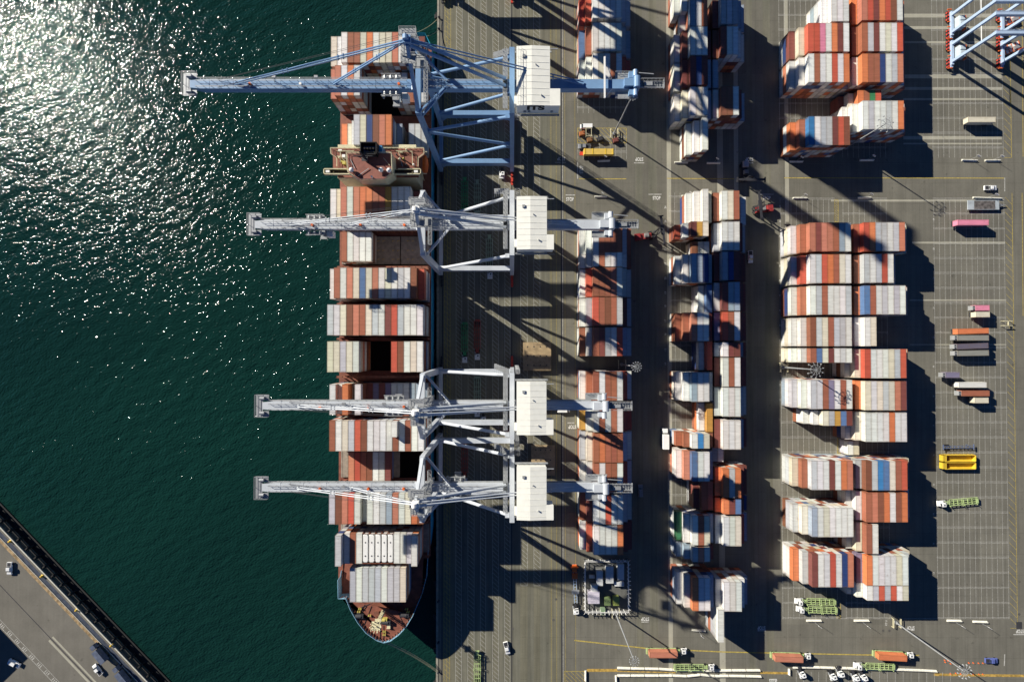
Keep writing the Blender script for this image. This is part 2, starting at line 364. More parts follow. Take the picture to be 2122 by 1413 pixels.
for i, py in enumerate((430, 459, 517, 547, 577, 607, 635, 665, 693, 725, 754)):
    x, y = W(1379 - (i == 0) * 0, py); add_text(tb, str(nums[i]), 1.25, Matrix.Translation((x, y, .02)) @ Matrix.Rotation(R(90), 4, 'Z'))
for i in range(14):
    x, y = W(1616.5, 428 + i * 30.8); add_text(tb, str(nums[i]), 1.0, Matrix.Translation((x, y, .02)) @ Matrix.Rotation(R(90), 4, 'Z'))
    for pq, py in ((1935, 455 + i * 61),):
        if i < 13: x, y = W(pq, py); add_text(tb, str(nums[i]), 1.0, Matrix.Translation((x, y, .02)) @ Matrix.Rotation(R(90), 4, 'Z'))
struct('road_lettering', tb, mat('worn_white_paint', (.66, .65, .60), .8, noise=.35, nscale=1.5))
WL = mat('worn_line_paint', (.43, .42, .38), .8, noise=.4, nscale=1.2); YL = mat('worn_yellow_line', (.42, .32, .07), .8, noise=.35, nscale=1.2)
struct('white_road_lines', wl, WL); struct('yellow_road_lines', yl, YL)
# crane rails, drains, manholes
g = MB()
for px in (917, 1060.5): x = W(px, 706)[0]; g.box(x - .22, x + .22, -300, 300, .0, .022)
x = W(1163.5, 706)[0]; g.box(x - .28, x + .28, -300, 300, 0, .022)
struct('crane_rails_and_drains', g, DARK)
g = MB()
for p in ((1135, 290), (1137, 637), (1022, 36), (1135, 1122), (1152, 1241), (1147, 1284), (2112, 1272), (1830, 1306), (1843, 1306), (1106, 917), (1063, 1302)):
    x, y = W(*p); g.tube((x, y, .016), (x, y, .035), .55, n=12)
struct('manhole_covers', g, mat('manhole_iron', (.09, .085, .075), .7))
g = MB()
x, y = W(2112, 1300); g.box(x - 1.3, x + 1.3, y - .5, y + 2.6, .016, .019); struct('asphalt_patches', g, mat('fresh_asphalt', (.035, .035, .038), .9))
# quay cope and fenders
g = MB(); g.box(QX - .02, QX + .9, -600, 700, .004, .16); struct('quay_kerb', g, mat('kerb_concrete', (.27, .25, .2), .85, noise=.25))
fgrp = 'fenders along the quay edge'
for i in range(22):
    y = -150 + i * 15
    f = MB(); f.box(QX - .9, QX - .03, y - 1.2, y + 1.2, -3.2, -.2, .08); f.tube((QX - 1.0, y - .9, -1.6), (QX - 1.0, y + .9, -1.6), .5, n=10)
    o = mk('quay_fender', f, BLACK); tag(o, 'black rubber fender on the quay wall beside the ship', 'fender', fgrp)
def bollard(px, py, lab):
    x, y = W(px, py); f = MB(); f.tube((x, y, 0), (x, y, .8), .35, .28, 10); f.sphere((x, y, .85), .48, 10, 5, .5); f.cbox(x, y, .03, 1.3, 1.3, .06)
    tag(mk('bollard', f, DARK, smooth=True), lab, 'bollard', 'bollards along the quay edge')
for (px, py, lab) in ((909, 38, 'upper of the two dark bollards holding the stern lines'), (909, 62, 'lower of the two dark bollards holding the stern lines'), (908, 1391, 'dark bollard holding the bow lines'), (908, 1245, 'dark bollard on the quay just past the bow'), (908, 1330, 'dark bollard in the tip of the ship shadow')): bollard(px, py, lab)

# ---------------------------------------------------------------- shipping containers
PAL = dict(W=(.655, .65, .605), C=(.62, .575, .45), G=(.46, .47, .47), L=(.30, .36, .42), R=(.50, .10, .06), O=(.62, .19, .08), S=(.50, .19, .12), U=(.34, .12, .07),
           M=(.19, .06, .05), N=(.22, .085, .05), B=(.10, .17, .32), V=(.03, .055, .16), Y=(.46, .25, .06), E=(.05, .20, .09), P=(.20, .18, .26), K=(.70, .24, .34), T=(.05, .20, .40), D=(.13, .115, .15), Z=(.25, .25, .22))
CNAME = dict(W='white', C='cream', G='light grey', L='blue-grey', R='red', O='orange', S='salmon red', U='rust brown', M='dark maroon', N='brown', B='blue', V='navy', Y='ochre', E='green', P='grey-violet', K='pink', T='bright blue', D='dark plum', Z='khaki grey')
LOW = 'WWWWWWWWGGGGCCCLUUUUSMMNNOOBV'
def jit(c, k=.10):
    a = 1 + random.uniform(-k, k); return tuple(min(.85, max(.005, x * a * (1 + random.uniform(-.04, .04)))) for x in c)
def container_geo(L, Hc, simple=False):
    """box along y, base at z=0: (verts, faces, uvs)"""
    v, f, uv = [], [], []
    def q(p, uvs=((0, 0), (1, 0), (1, 1), (0, 1))):
        o = len(v); v.extend(p); f.append((o, o + 1, o + 2, o + 3)); uv.extend(uvs)
    w, l = 1.219, L / 2; i_ = .035; rh = .11
    # roof sheet sits just below its rails
    q([(-w + .06, -l + .1, Hc - .03), (w - .06, -l + .1, Hc - .03), (w - .06, l - .1, Hc - .03), (-w + .06, l - .1, Hc - .03)])
    def bx(x0, x1, y0, y1, z0, z1, u=.93):
        P = [(x0, y0, z0), (x1, y0, z0), (x1, y1, z0), (x0, y1, z0), (x0, y0, z1), (x1, y0, z1), (x1, y1, z1), (x0, y1, z1)]
        for ff in ((4, 5, 6, 7), (0, 1, 5, 4), (1, 2, 6, 5), (2, 3, 7, 6), (3, 0, 4, 7)): q([P[k] for k in ff], ((u, .5),) * 4)
    for sx in (-1, 1):
        bx(min(sx * w, sx * (w - .07)), max(sx * w, sx * (w - .07)), -l, l, Hc - rh, Hc - .005)
    for sy in (-1, 1):
        bx(-w + .07, w - .07, min(sy * l, sy * (l - .12)), max(sy * l, sy * (l - .12)), Hc - rh, Hc - .006, .95)
        for sx in (-1, 1):
            bx(min(sx * w, sx * (w - .16)), max(sx * w, sx * (w - .16)), min(sy * l, sy * (l - .17)), max(sy * l, sy * (l - .17)), 0, Hc, .97)
    for sx in (-1, 1):      # corrugated side panel
        x = sx * (w - i_); n = 2 if simple else 36
        if simple: q([(x, -l + .16, .12), (x, l - .16, .12), (x, l - .16, Hc - .1), (x, -l + .16, Hc - .1)] if sx > 0 else [(x, l - .16, .12), (x, -l + .16, .12), (x, -l + .16, Hc - .1), (x, l - .16, Hc - .1)])
        else:
            ys = [-l + .16 + (2 * l - .32) * k / (2 * n) for k in range(2 * n + 1)]
            for k in range(2 * n):
                xa = x - sx * (.03 if k % 2 else 0); xb = x - sx * (.03 if (k + 1) % 2 else 0)
                P = [(xa, ys[k], .12), (xb, ys[k + 1], .12), (xb, ys[k + 1], Hc - .1), (xa, ys[k], Hc - .1)]
                u0 = k / (2 * n); u1 = (k + 1) / (2 * n); U = ((.5 - .4 + .8 * u0, .0), (.1 + .8 * u1, 0), (.1 + .8 * u1, 1), (.1 + .8 * u0, 1))
                if sx < 0: P = [P[1], P[0], P[3], P[2]]
                q(P, U)
    for sy in (-1, 1):
        y = sy * (l - i_); P = [(-w + .1, y, .1), (w - .1, y, .1), (w - .1, y, Hc - .1), (-w + .1, y, Hc - .1)]
        if sy > 0: P = [P[1], P[0], P[3], P[2]]
        q(P)
        if sy < 0 and not simple:
            for xx in (-.8, -.35, .35, .8): bx(xx - .025, xx + .025, y - .05, y, .15, Hc - .12)
    bx(-w + .02, w - .02, -l + .02, l - .02, .02, .12, .9)
    return v, f, uv
def geo_mesh(name, geos, material, paint=None):
    V, F, U = [], [], []; cols = []
    for (v, f, uv), off, col in geos:
        o = len(V); V += [(a + off[0], b + off[1], c + off[2]) for a, b, c in v]; F += [tuple(o + i for i in q) for q in f]; U += uv
        if col: cols += [c_ for _ in range(len(uv)) for c_ in (*col, 1.0)]
    me = bpy.data.meshes.new(name); me.from_pydata(V, [], F)
    l = me.uv_layers.new(name='UVMap'); l.data.foreach_set('uv', [x for p in U for x in p])
    if cols:
        a = me.color_attributes.new('paint', 'FLOAT_COLOR', 'CORNER'); a.data.foreach_set('color', cols)
    me.materials.append(material); me.update(); return me
CM, CMS = container_mat('container_paint', False), container_mat('container_paint_mixed', True)
TEMPL = {}
def templ(L, Hc, simple=False):
    k = (L, Hc, simple)
    if k not in TEMPL: TEMPL[k] = container_geo(L, Hc, simple)
    return TEMPL[k]
CMESH = {}
def cmesh(L, Hc):
    k = (L, Hc)
    if k not in CMESH: CMESH[k] = geo_mesh('shipping_container', [(templ(L, Hc), (0, 0, 0), None)], CM)
    return CMESH[k]
L40, L20, L45 = 12.19, 6.06, 13.7
TOPS, LOWS = [], []     # (score, x, y, z, L, Hc, colour letter, where-text)
ORD = ['', 'first', 'second', 'third', 'fourth', 'fifth', 'sixth', 'seventh', 'eighth', 'ninth', 'tenth', 'eleventh', 'twelfth', 'thirteenth', 'fourteenth', 'fifteenth']
def bay(x0, pitch, yc, L, heights, cols, where, z0=0.0, tier=2.75, front=True):
    hs = [int(c, 16) if c != '.' else 0 for c in heights]; n = 0
    for i, h in enumerate(hs):
        if not h: continue
        n += 1; cl = cols[i] if i < len(cols) and cols[i] != '.' else random.choice('WGCUS')
        x = x0 + pitch * (i + .5)
        for t in range(h):
            dx, dy = random.uniform(-.02, .02), random.uniform(-.05, .05)
            top = t == h - 1
            if top:
                z = z0 + t * tier; s = (CF / (CH - z - tier)) ** 2 * L * 2.44
                s *= 1 + .25 * min(1, abs(x) / 200)
                TOPS.append([s, x + dx, yc + dy, z, L, tier - .02, cl, where % ORD[n]])
            else: LOWS.append((x + dx, yc + dy, z0 + t * tier, L, tier - .02, random.choice(LOW)))
def yc_(py, h=13.75, px=1300): return W(px, py, h)[1]
# --- ship
SHX, SP, SZ, ST = -73.3, 2.535, 9.3, 2.7
SHIP = [  # centre px, length, heights, colours, tiers base for survey
 (98.5, L40, '556666666666655', 'CWWUUCOWCCSWVLM', 25.5), (166.7, L40, '56666.....44444', 'SSWOW.....LWUSW', 25.5),
 (269, L40, '.3346666663.333', '.OCWGCVNSOL.GGG', 25.5), (418.5, L40, '556666666666643', 'WCSWSOOUUYWWWML', 25.5),
 (511, L40, '.33333.........', '.UWWWW.........', 17.4), (586.5, L40, '566666666666665', 'WUWSCBCSWCWGWNR', 25.5),
 (663, L40, '666666666666666', 'GWCNSUCGWMRGWWW', 25.5), (739, L40, '66666.....66666', 'CCGCW.....RNWCW', 25.5),
 (828, L40, '545252222222222', 'WWOUWMPMPWWWLLL', 22.8), (903, L40, '555555555555555', 'UWCGRNWWWWNWUWW', 22.8),
 (966, L40, '..2222222......', '..SRUNWWM......', 14.7), (1054, L40, '555554555555555', 'GNSRWGWWGLSWCON', 22.8),
 (1136, L40, '.5444.....4445.', '.GWUW.....WWGW.', 20.1), (1212, L45, '...444444444...', '...GWGGGWGGC...', 20.1)]
BAYY = []
for i, (py, L, hs, cs, hz) in enumerate(SHIP):
    y = yc_(py, hz, 800); BAYY.append(y)
    where = '%s from the left, ' + ORD[i + 1] + ' ship bay from the stern'
    bay(SHX, SP, y, L, hs, cs, where, SZ, ST)
# --- yard blocks
def wx(px): return W(px, 719)[0]
Y1, YA, YB_, YL_, YR_ = wx(1196), wx(1387), wx(1459), wx(1618.5), wx(1724)
Y1R = [(8, L40, 'RRWWWWWGG'), (76.5, L40, 'BUWWWWWGL'), (140, L40, 'WWWCWUWRR'), (493.6, L40, 'WWWUUUUGU'), (537.5, L20, 'WGWUWWWGN'), (584, L40, 'WRUUUSWGG'), (645.5, L40, 'WGRUNUGMG'),
       (708, L40, 'UWUMGWRLL'), (800, L40, 'WUUWUUWRW'), (865, L40, 'YWWUGUWRR'), (928, L40, 'GCUOUUUWW'), (990, L40, 'WWUWUUWRG'), (1056, L40, 'UMWWRWWGG'), (1119, L40, 'WRWWWWOMM')]
for i, (py, L, cs) in enumerate(Y1R):
    bay(Y1, 2.48, yc_(py, 13.75, 1250), L, '345555543', cs, '%s from the left, ' + ORD[i + 1] + ' row down, block nearest the cranes')
YAR = [(-15, L40, '34....', 'WW'), (25, L40, '.3555.', '.WLWO'), (85, L40, '345554', 'WMWWWM'), (146, L40, '345554', 'WMMVML'), (210, L40, '345554', 'WCWCWL'), (277, L45, '..345.', '..WWW'),
       (425, L45, '..3454', '..WWWC'), (474, L20, '34555.', 'RWMYC'), (510, L20, '...333', '...NWW'), (555, L40, '345554', 'WWLLVL'), (618, L40, '....34', '....WB'), (677, L40, '345554', 'UUSWWM'),
       (738, L40, '....34', '....WR'), (802, L40, '345554', 'WWLWWG'), (867, L40, '....34', '....WY'), (914, L20, '345554', 'UUWTCN'), (967, L40, '345554', 'WSBWWL'), (1031, L40, '...344', '...MUU'),
       (1099, L40, '345554', 'EWWUCL'), (1149, L20, '345554', 'LLGSWM'), (1231, L45, '345554', 'WWOWWB')]
for i, (py, L, hs, cs) in enumerate(YAR):
    k = ORD[i + 1] if i < 15 else ('lowest' if i == 20 else ORD[21 - i] + '-lowest')
    bay(YA, 2.48, yc_(py, 13.75, 1430), L, hs, cs, '%s from the left, ' + (k + ' row down' if i < 15 else 'row ' + k) + ', left half of the middle block')
YBR = [(21, L40, '455543', 'MGGGLL'), (84, L40, '455543', 'NMWWWW'), (146, L40, '4.....', 'L'), (209, L40, '455543', 'WNNWML'), (425, L40, '4555..', 'UWCU'), (489, L40, '455543', 'GWWWMG'), (551, L40, '455543', 'MLVMMM'),
       (614, L40, '455543', 'WMLLMM'), (676, L40, '455543', 'PRUWMM'), (724, L20, '455543', 'LWMMLM'), (771, L40, '455543', 'MWUWMM'), (833, L40, '455543', 'GWWWLG'), (901, L40, '455543', 'MWWWLM'),
       (948, L20, '33....', 'LW'), (1001, L40, '455543', 'OOGOMM'), (1050, L20, '455543', 'OOMBMV'), (1101, L40, '455543', 'GWWCRL'), (1236, L40, '455543', 'WWWWWL'), (1297, L45, '5.....', 'W')]
for i, (py, L, hs, cs) in enumerate(YBR):
    k = ORD[i + 1] if i < 15 else ('lowest' if i == 18 else ORD[19 - i] + '-lowest')
    bay(YB_, 2.48, yc_(py, 13.75, 1500), L, hs, cs, '%s from the left, ' + (k + ' row down' if i < 15 else 'row ' + k) + ', right half of the middle block')
YLR = [(15, L40, '.....4555', '.....WWWW'), (77.6, L40, '345555555', 'MCRRKWOMW'), (141, L40, '345555555', 'WWWUWWRWO'), (271, L40, '345555555', 'OUTWGGMRN'), (491, L40, '345555555', 'WUSMSSULW'), (556.8, L40, '345555555', 'WRWGROUCW'),
       (622, L40, '345555555', 'WUWGUWWWG'), (687.5, L40, '345555555', 'WWNGCUGGW'), (736.5, L20, '345555555', 'WWUBCMWWW'), (817.5, L40, '345555555', 'GWGWUPWUW'), (867, L20, '..3455555', '..WWCGYBM'),
       (984.6, L40, '345555555', 'CUGWWMWOS'), (1082, L40, '345555555', 'GCLWCWWWW'), (1182, L45, '345555555', 'OGMWWRWVS')]
for i, (py, L, hs, cs) in enumerate(YLR):
    bay(YL_, 2.48, yc_(py, 13.75, 1700), L, hs, cs, '%s from the left, ' + ORD[i + 1] + ' row down, left half of the widest block')
YRR = [(13, L40, '34555555543', 'OOSRMORNW'), (77, L40, '34555555543', 'NUUGMWCWR'), (141, L40, '34555555543', 'WWOUUVWGS'), (195, L20, '234444', 'MCOUER'), (238.5, L40, '34555555543', 'WWWGWWGWO'), (490.5, L40, '34555555543', 'MUROGGWGS'),
       (556, L40, '345555543', 'MUGWGRW'), (621.6, L40, '34555555543', 'MOBUWGWGW'), (687, L40, '3455', 'GWWC'), (753.5, L40, '34555555543', 'WCRWWWCGR'), (820, L40, '34555555543', 'OOCWCGCSM'), (885, L40, '34555555543', 'WCWWWWOWW'),
       (985.5, L40, '34555555543', 'PGNGTBCUR'), (1051.5, L40, '34555555543', 'WWUSNOWNO'), (1117, L40, '3455', 'WCUW'), (1182.5, L40, '34555555543', 'MPOWWWWCW'), (1229, L20, '34555555543', 'WWWGRGRWC')]
for i, (py, L, hs, cs) in enumerate(YRR):
    k = ORD[i + 1] if i < 15 else ('lowest' if i == 16 else ORD[17 - i] + '-lowest')
    bay(YR_, 2.48, yc_(py, 13.75, 1820), L, hs, cs, '%s from the left, ' + (k + ' row down' if i < 15 else 'row ' + k) + ', right half of the widest block')
bay(wx(1738), 2.48, yc_(928, 5.5, 1750), L20, '22', 'WC', '%s from the left of two low ones in the gap of the widest block')
TOPS.sort(key=lambda t: -t[0]); NIND = 283
seen = set()
for k, (s, x, y, z, L, Hc, c, where) in enumerate(TOPS):
    if k >= NIND: LOWS.append((x, y, z, L, Hc, c)); continue
    o = bpy.data.objects.new('shipping_container', cmesh(L, round(Hc, 2))); COL.objects.link(o); o.location = (x, y, z)
    o.color = (*jit(PAL[c]), 1)
    tag(o, '%s container, %s' % (CNAME[c], where), 'shipping container', 'containers stacked on the ship' if x < -34 else 'containers stacked in the yard')
me = geo_mesh('stacked_containers', [(templ(L, round(Hc, 2), True), (x, y, z), jit(PAL[c], .15)) for (x, y, z, L, Hc, c) in LOWS], CMS)
o = bpy.data.objects.new('stacked_containers', me); COL.objects.link(o)
tag(o, 'mixed coloured containers filling the stacks of yard and ship', 'shipping containers', kind='stuff')

# ---------------------------------------------------------------- container ship
DECKR = mat('red_oxide_deck', (.215, .075, .048), .7, noise=.25, nscale=.5, rust=.4)
CREAM = mat('cream_superstructure', (.60, .55, .36), .5, noise=.1, rust=.3)
HULLT = mat('teal_hull_paint', (.03, .32, .50), .45, noise=.15, rust=.3); HULLB = mat('pale_blue_bulwark', (.20, .38, .50), .5)
HATCH = mat('hatch_cover_grey', (.27, .235, .19), .7, noise=.25, nscale=.7, rust=.25); LASH = mat('lashing_bridge_rust', (.20, .075, .045), .7, noise=.3)
HOLD = mat('dark_hold', (.03, .02, .018), .9)
SHL, SHR, DZ = -74.3, -34.9, 8.5
ship = thing('container_ship', 'laden container ship with teal hull, red-brown deck and cream bridge, moored along the quay', 'container ship', ((SHL + SHR) / 2, 0, 0))
SX, SY = ship.location.x, 0
def sh(mb):                                              # world -> ship local
    mb.v = [(x - SX, y, z) for x, y, z in mb.v]; return mb
bow = [(707.6, 1084), (707.0, 1183), (705.3, 1194), (706.2, 1232), (717, 1239.5), (726, 1262), (741.5, 1289), (758.5, 1310), (781, 1325.8), (795.3, 1330.6), (809.5, 1327), (826.5, 1314.5), (841, 1299), (855, 1276), (872, 1236.6), (884, 1194), (887, 1140)]
BW = [W(x, y, 12.5 if y > 1236 else 9.5) for x, y in bow]
sty = W(800, 66, 9)[1]
outl = [(SHL + 3, sty)] + [(SHL, sty - 6)] + [(SHL, BW[0][1])] + BW[1:] + [(SHR, BW[-1][1] + 8)] + [(SHR, sty - 6), (SHR - 3, sty)]
cx = SX
low = [(cx + (x - cx) * (.985 if y > -90 else max(.5, .985 - (-90 - y) * .012)), y if y > -90 else -90 + (y + 90) * .93) for x, y in outl]
g = MB(); n = len(outl); g.v = [(x, y, -4.6) for x, y in low] + [(x, y, DZ) for x, y in outl]
g.f = [(i, (i + 1) % n, n + (i + 1) % n, n + i) for i in range(n)]
mk('hull', sh(g), HULLT, ship)
g = MB(); g.box(SHL, SHL + 2.0, BAYY[-1] - 6, sty - 7, DZ - .3, DZ); g.box(SHR - 2.0, SHR, BAYY[-2] - 8, sty - 7, DZ - .3, DZ)
ys = [(y + (L45 if i == 13 else L40) / 2 + .3, y - (L45 if i == 13 else L40) / 2 - .3) for i, y in enumerate(BAYY)]
top = sty - 6
for a, b in ys:
    g.box(SHL + 2.0, SHR - 2.0, a, top, DZ - .3, DZ - .004); top = b
FB = [p for p in outl if p[1] < top]
# foredeck
fo = [(x * .99 + cx * .01, y) for x, y in outl if y <= W(0, 1200, 9)[1]]
g.prism([(SHL + 3, BAYY[-1] + 6.6), *fo, (SHR - 3, BAYY[-1] + 6.6)][::1], DZ - .4, DZ - .02)
g.prism([(x, y) for x, y in fo if y < W(0, 1236, 12)[1]], 11.2, 11.6)
mk('deck', sh(g), DECKR, ship)
g = MB(); g.rect(SHL + .2, SHR - .2, BAYY[-1] - 6, sty - 6, -3.2); mk('hold_floor', sh(g), HOLD, ship)
g = MB()
for a, b in zip(outl[3:-3], outl[4:-3]):
    za = 12.9 if b[1] < W(0, 1236, 12)[1] + 1 else 9.6
    g.beam((a[0], a[1], (DZ + za) / 2), (b[0], b[1], (DZ + za) / 2), .18, za - DZ)
mk('bulwark', sh(g), HULLB, ship)
g = MB()
for a, b in zip(outl[5:-4], outl[6:-4]):                 # bulwark stays, seen as comb teeth inside the rim
    A_, B_ = Vector(a), Vector(b); nn = max(1, int((B_ - A_).length / 1.3))
    for k in range(nn):
        p = A_ + (B_ - A_) * (k + .5) / nn; q = p + (Vector((cx, -95)) - p).normalized() * 1.1
        z = 11.6 if p.y < W(0, 1236, 12)[1] else DZ
        g.beam((p.x, p.y, z + .9), (q.x, q.y, z + .1), .12, .5)
mk('bulwark_stays', sh(g), DECKR, ship)
# hatch covers: three panels a bay, five stacks each; some left open
openh = {(1, 1), (7, 1), (10, 2)}
for i, (a, b) in enumerate(ys):
    for k in range(3):
        if (i, k) in openh: continue
        if i == 13 and k in (0, 2): continue
        g = MB(); x0 = SHX + k * 5 * SP + .15; g.box(x0, x0 + 5 * SP - .3, b + .4, a - .4, DZ - .25, DZ + .72, .05)
        for j in range(6): x = x0 + .3 + j * (5 * SP - 1) / 5; g.box(x, x + .3, b + .6, a - .6, DZ + .7, DZ + .78)
        mk('hatch_cover', sh(g), HATCH, ship)
        if i == 4 and k > 0:
            g = MB()
            for xx in (.25, .42, .75, .92):
                for yy in (.2, .5, .82):
                    px_, py_ = x0 + 5 * SP * xx, b + (a - b) * yy
                    g.box(px_ - .5, px_ + .5, py_ - .08, py_ + .08, DZ + .79, DZ + .8); g.box(px_ - .5, px_ - .34, py_ - .4, py_ - .1, DZ + .79, DZ + .8)
            mk('deck_marking', sh(g), YEL, ship)
g = MB()                                                 # stainless tank-like pale units described below stand on bay 13
# lashing bridges in the gaps
for i in range(len(ys) - 1):
    y0, y1 = ys[i][1], ys[i + 1][0]
    if y0 - y1 > 6 or y0 - y1 < .9: continue
    ym = (y0 + y1) / 2; hh = 6.0 if i < 12 else 3.2; g = MB()
    for k in range(16): x = SHX + k * SP; g.box(x - .12, x + .12, ym - .35, ym + .35, DZ, DZ + hh)
    for z in (DZ + 2.6, DZ + hh): g.box(SHX, SHX + 15 * SP, ym - .45, ym + .45, z - .12, z)
    for z in (DZ + hh + .5, DZ + hh + 1): g.box(SHX, SHX + 15 * SP, ym - .45, ym - .39, z - .05, z)
    mk('lashing_bridge', sh(g), LASH, ship)
# superstructure
WINCH0 = mat('deck_yellow', (.48, .40, .10), .5)
def sbox(px0, py0, px1, py1, h, z0):
    a, b = W(px0, py0, h), W(px1, py1, h); return (a[0], b[0], b[1], a[1], z0, h)
g = MB(); g.box(*sbox(700, 300, 862, 369, 24, DZ)); mk('accommodation_block', sh(g), CREAM, ship)
g = MB(); g.prism([W(*p, 24.2) for p in ((686, 308), (879.5, 308), (880, 320), (868, 329), (867.5, 368), (700, 368), (699.5, 329), (687.5, 321))][::-1], 23.9, 24.2)
g.prism([W(*p, 20) for p in ((690, 306), (875, 306), (875, 360), (690, 360))][::-1], 19.8, 20)
mk('upper_deck', sh(g), DECKR, ship)
g = MB(); pts = [W(*p, 31) for p in ((719, 318), (812, 318), (813, 360), (797, 373), (745, 373), (722, 358))]
g.prism(pts[::-1], 24.2, 31); mk('wheelhouse', sh(g), CREAM, ship)
g = MB(); g.prism([(x * .985 + W(766, 345, 31)[0] * .015, y * .985 + W(766, 345, 31)[1] * .015) for x, y in pts][::-1], 31.0, 31.05); mk('wheelhouse_roof', sh(g), mat('monkey_island_red', (.23, .085, .062), .75, noise=.2), ship)
g = MB(); a, b = W(670, 349, 28), W(872, 361, 28)
g.box(a[0], b[0], b[1], a[1], 26.6, 26.8)
for (x0, x1, y0, y1) in ((a[0], b[0], b[1], b[1] + .3), (a[0], a[0] + .3, b[1], a[1]), (b[0] - .3, b[0], b[1], a[1]), (a[0], a[0] + 9, a[1] - .3, a[1]), (b[0] - 9, b[0], a[1] - .3, a[1])): g.box(x0, x1, y0, y1, 26.8, 28)
for sx_, s_ in ((a[0] + 3, 1), (b[0] - 3, -1)): g.beam((sx_, (a[1] + b[1]) / 2, 26.6), (sx_ + s_ * 5, (a[1] + b[1]) / 2, 20), .5, 1.6)
mk('bridge_wing', sh(g), CREAM, ship)
g = MB(); g.box(a[0] + .35, b[0] - .35, b[1] + .35, a[1] - .2, 26.8, 26.84); mk('wing_deck', sh(g), HOLD, ship)
g = MB()
for px_ in (679, 862): q = W(px_, 355.5, 28); g.cbox(q[0], q[1], 27.5, 1.5, .9, 1.3)
mk('wing_console', sh(g), WHITE, ship)
g = MB()
for k in range(4): g.rail((*W(719, 318, 31.1), 31.05), (*W(722, 358, 31.1), 31.05), 1.1, 2); break
rp = [(*p, 31.05) for p in pts]
for p, q in zip(rp, rp[1:] + rp[:1]): g.rail(p, q, 1.1, 1.8, .12)
rr = [(*W(*p, 24.2), 24.2) for p in ((686.5, 308.5), (879, 308.5), (879.5, 320), (867.5, 329), (867, 347))]
for p, q in zip(rr, rr[1:]): g.rail(p, q, 1.1, 1.8, .14)
rr = [(*W(*p, 24.2), 24.2) for p in ((686.5, 308.5), (687.5, 321), (699.5, 329), (699.5, 347))]
for p, q in zip(rr, rr[1:]): g.rail(p, q, 1.1, 1.8, .14)
for x0, y0, x1, y1 in ((700, 315, 735, 315), (707, 315, 707, 338), (700, 326, 719, 326), (822, 315, 855, 316), (855, 316, 856, 345), (827, 316, 830, 330), (710, 330, 719, 338)):
    g.rail((*W(x0, y0, 24.2), 24.2), (*W(x1, y1, 24.2), 24.2), 1.1, 1.5, .14)
mk('handrail', sh(g), CREAM, ship)
g = MB(); fa, fb = W(746, 294, 34), W(780, 320, 34)
g.box(fa[0], fb[0] + 1.2, fb[1] - 1.2, fa[1], 24.2, 30.5); FUN = mk('funnel', sh(g), mat('funnel_blue', (.04, .20, .38), .5), ship)
g = MB()
for (x0, x1, y0, y1) in ((fa[0], fb[0], fa[1] - .3, fa[1]), (fa[0], fb[0], fb[1], fb[1] + .3), (fa[0], fa[0] + .3, fb[1], fa[1]), (fb[0] - .3, fb[0], fb[1], fa[1])): g.box(x0 - SX, x1 - SX, y0, y1, 30.5, 34)
for k in range(4): g.tube((fa[0] - SX + 1.6 + 1.1 * k, fa[1] - 1.6 - .5 * (k % 2), 30.5), (fa[0] - SX + 1.8 + 1.1 * k, fa[1] - 2.6, 34.3), .38, n=8)
mk('funnel_top', g, BLACK, FUN)
g = MB(); q = W(762, 336, 31)
g.tube((*q, 31), (*q, 41), .5, .3, 8); g.beam((q[0] - 3.6, q[1], 37), (q[0] + 3.6, q[1], 37), .3, .3); g.beam((q[0] - 2, q[1], 39), (q[0] + 2, q[1], 39), .2, .2)
g.cbox(q[0], q[1] - .7, 38, 3.4, .25, .3); g.beam((q[0] - 3.4, q[1] + 2, 31), (q[0], q[1], 38), .25, .25); g.beam((q[0] + 3.4, q[1] + 2, 31), (q[0], q[1], 38), .25, .25); g.cbox(q[0], q[1], 35, 2.2, 2.2, .2)
mk('radar_mast', sh(g), DARK, ship)
for px_, py_ in ((728, 352), (789.5, 352), (806, 353), (770, 366)):
    q = W(px_, py_, 32.5); g = MB(); g.sphere((*q, 32.4), .95 if px_ != 770 else .4, 10, 7); g.tube((*q, 31), (*q, 31.8), .3); mk('radome', sh(g), WHITE, ship, True)
DF = random.Random(3)
for k in range(26):                                      # lockers, vents and pipe stubs on the upper deck
    px_, py_ = DF.choice([(DF.uniform(702, 716), DF.uniform(312, 344)), (DF.uniform(815, 864), DF.uniform(312, 344)), (DF.uniform(784, 815), DF.uniform(320, 330))]); q = W(px_, py_, 24.5); g = MB()
    if k % 3: hh_ = DF.uniform(.5, 1.6); g.cbox(q[0], q[1], 24.2 + hh_ / 2, DF.uniform(.4, 1.6), DF.uniform(.4, 1.2), hh_)
    else: g.tube((*q, 24.2), (*q, 25.6), .25); g.sphere((*q, 25.7), .4, 8, 5)
    mk('deck_locker' if k % 3 else 'deck_vent', sh(g), (CREAM, WHITE, DARK, WINCH0)[k % 4], ship)
for (a_, b_) in (((726, 330), (736, 350)), ((795, 328), (808, 344)), ((742, 366), (765, 350)), ((820, 312), (829, 336))):
    g = MB(); g.beam((*W(*a_, 31), 31.4 if a_[0] < 815 else 25), (*W(*b_, 31), 31.4 if a_[0] < 815 else 26), .18, .18); mk('deck_pipe', sh(g), (GALV, CREAM)[a_[0] % 2], ship)
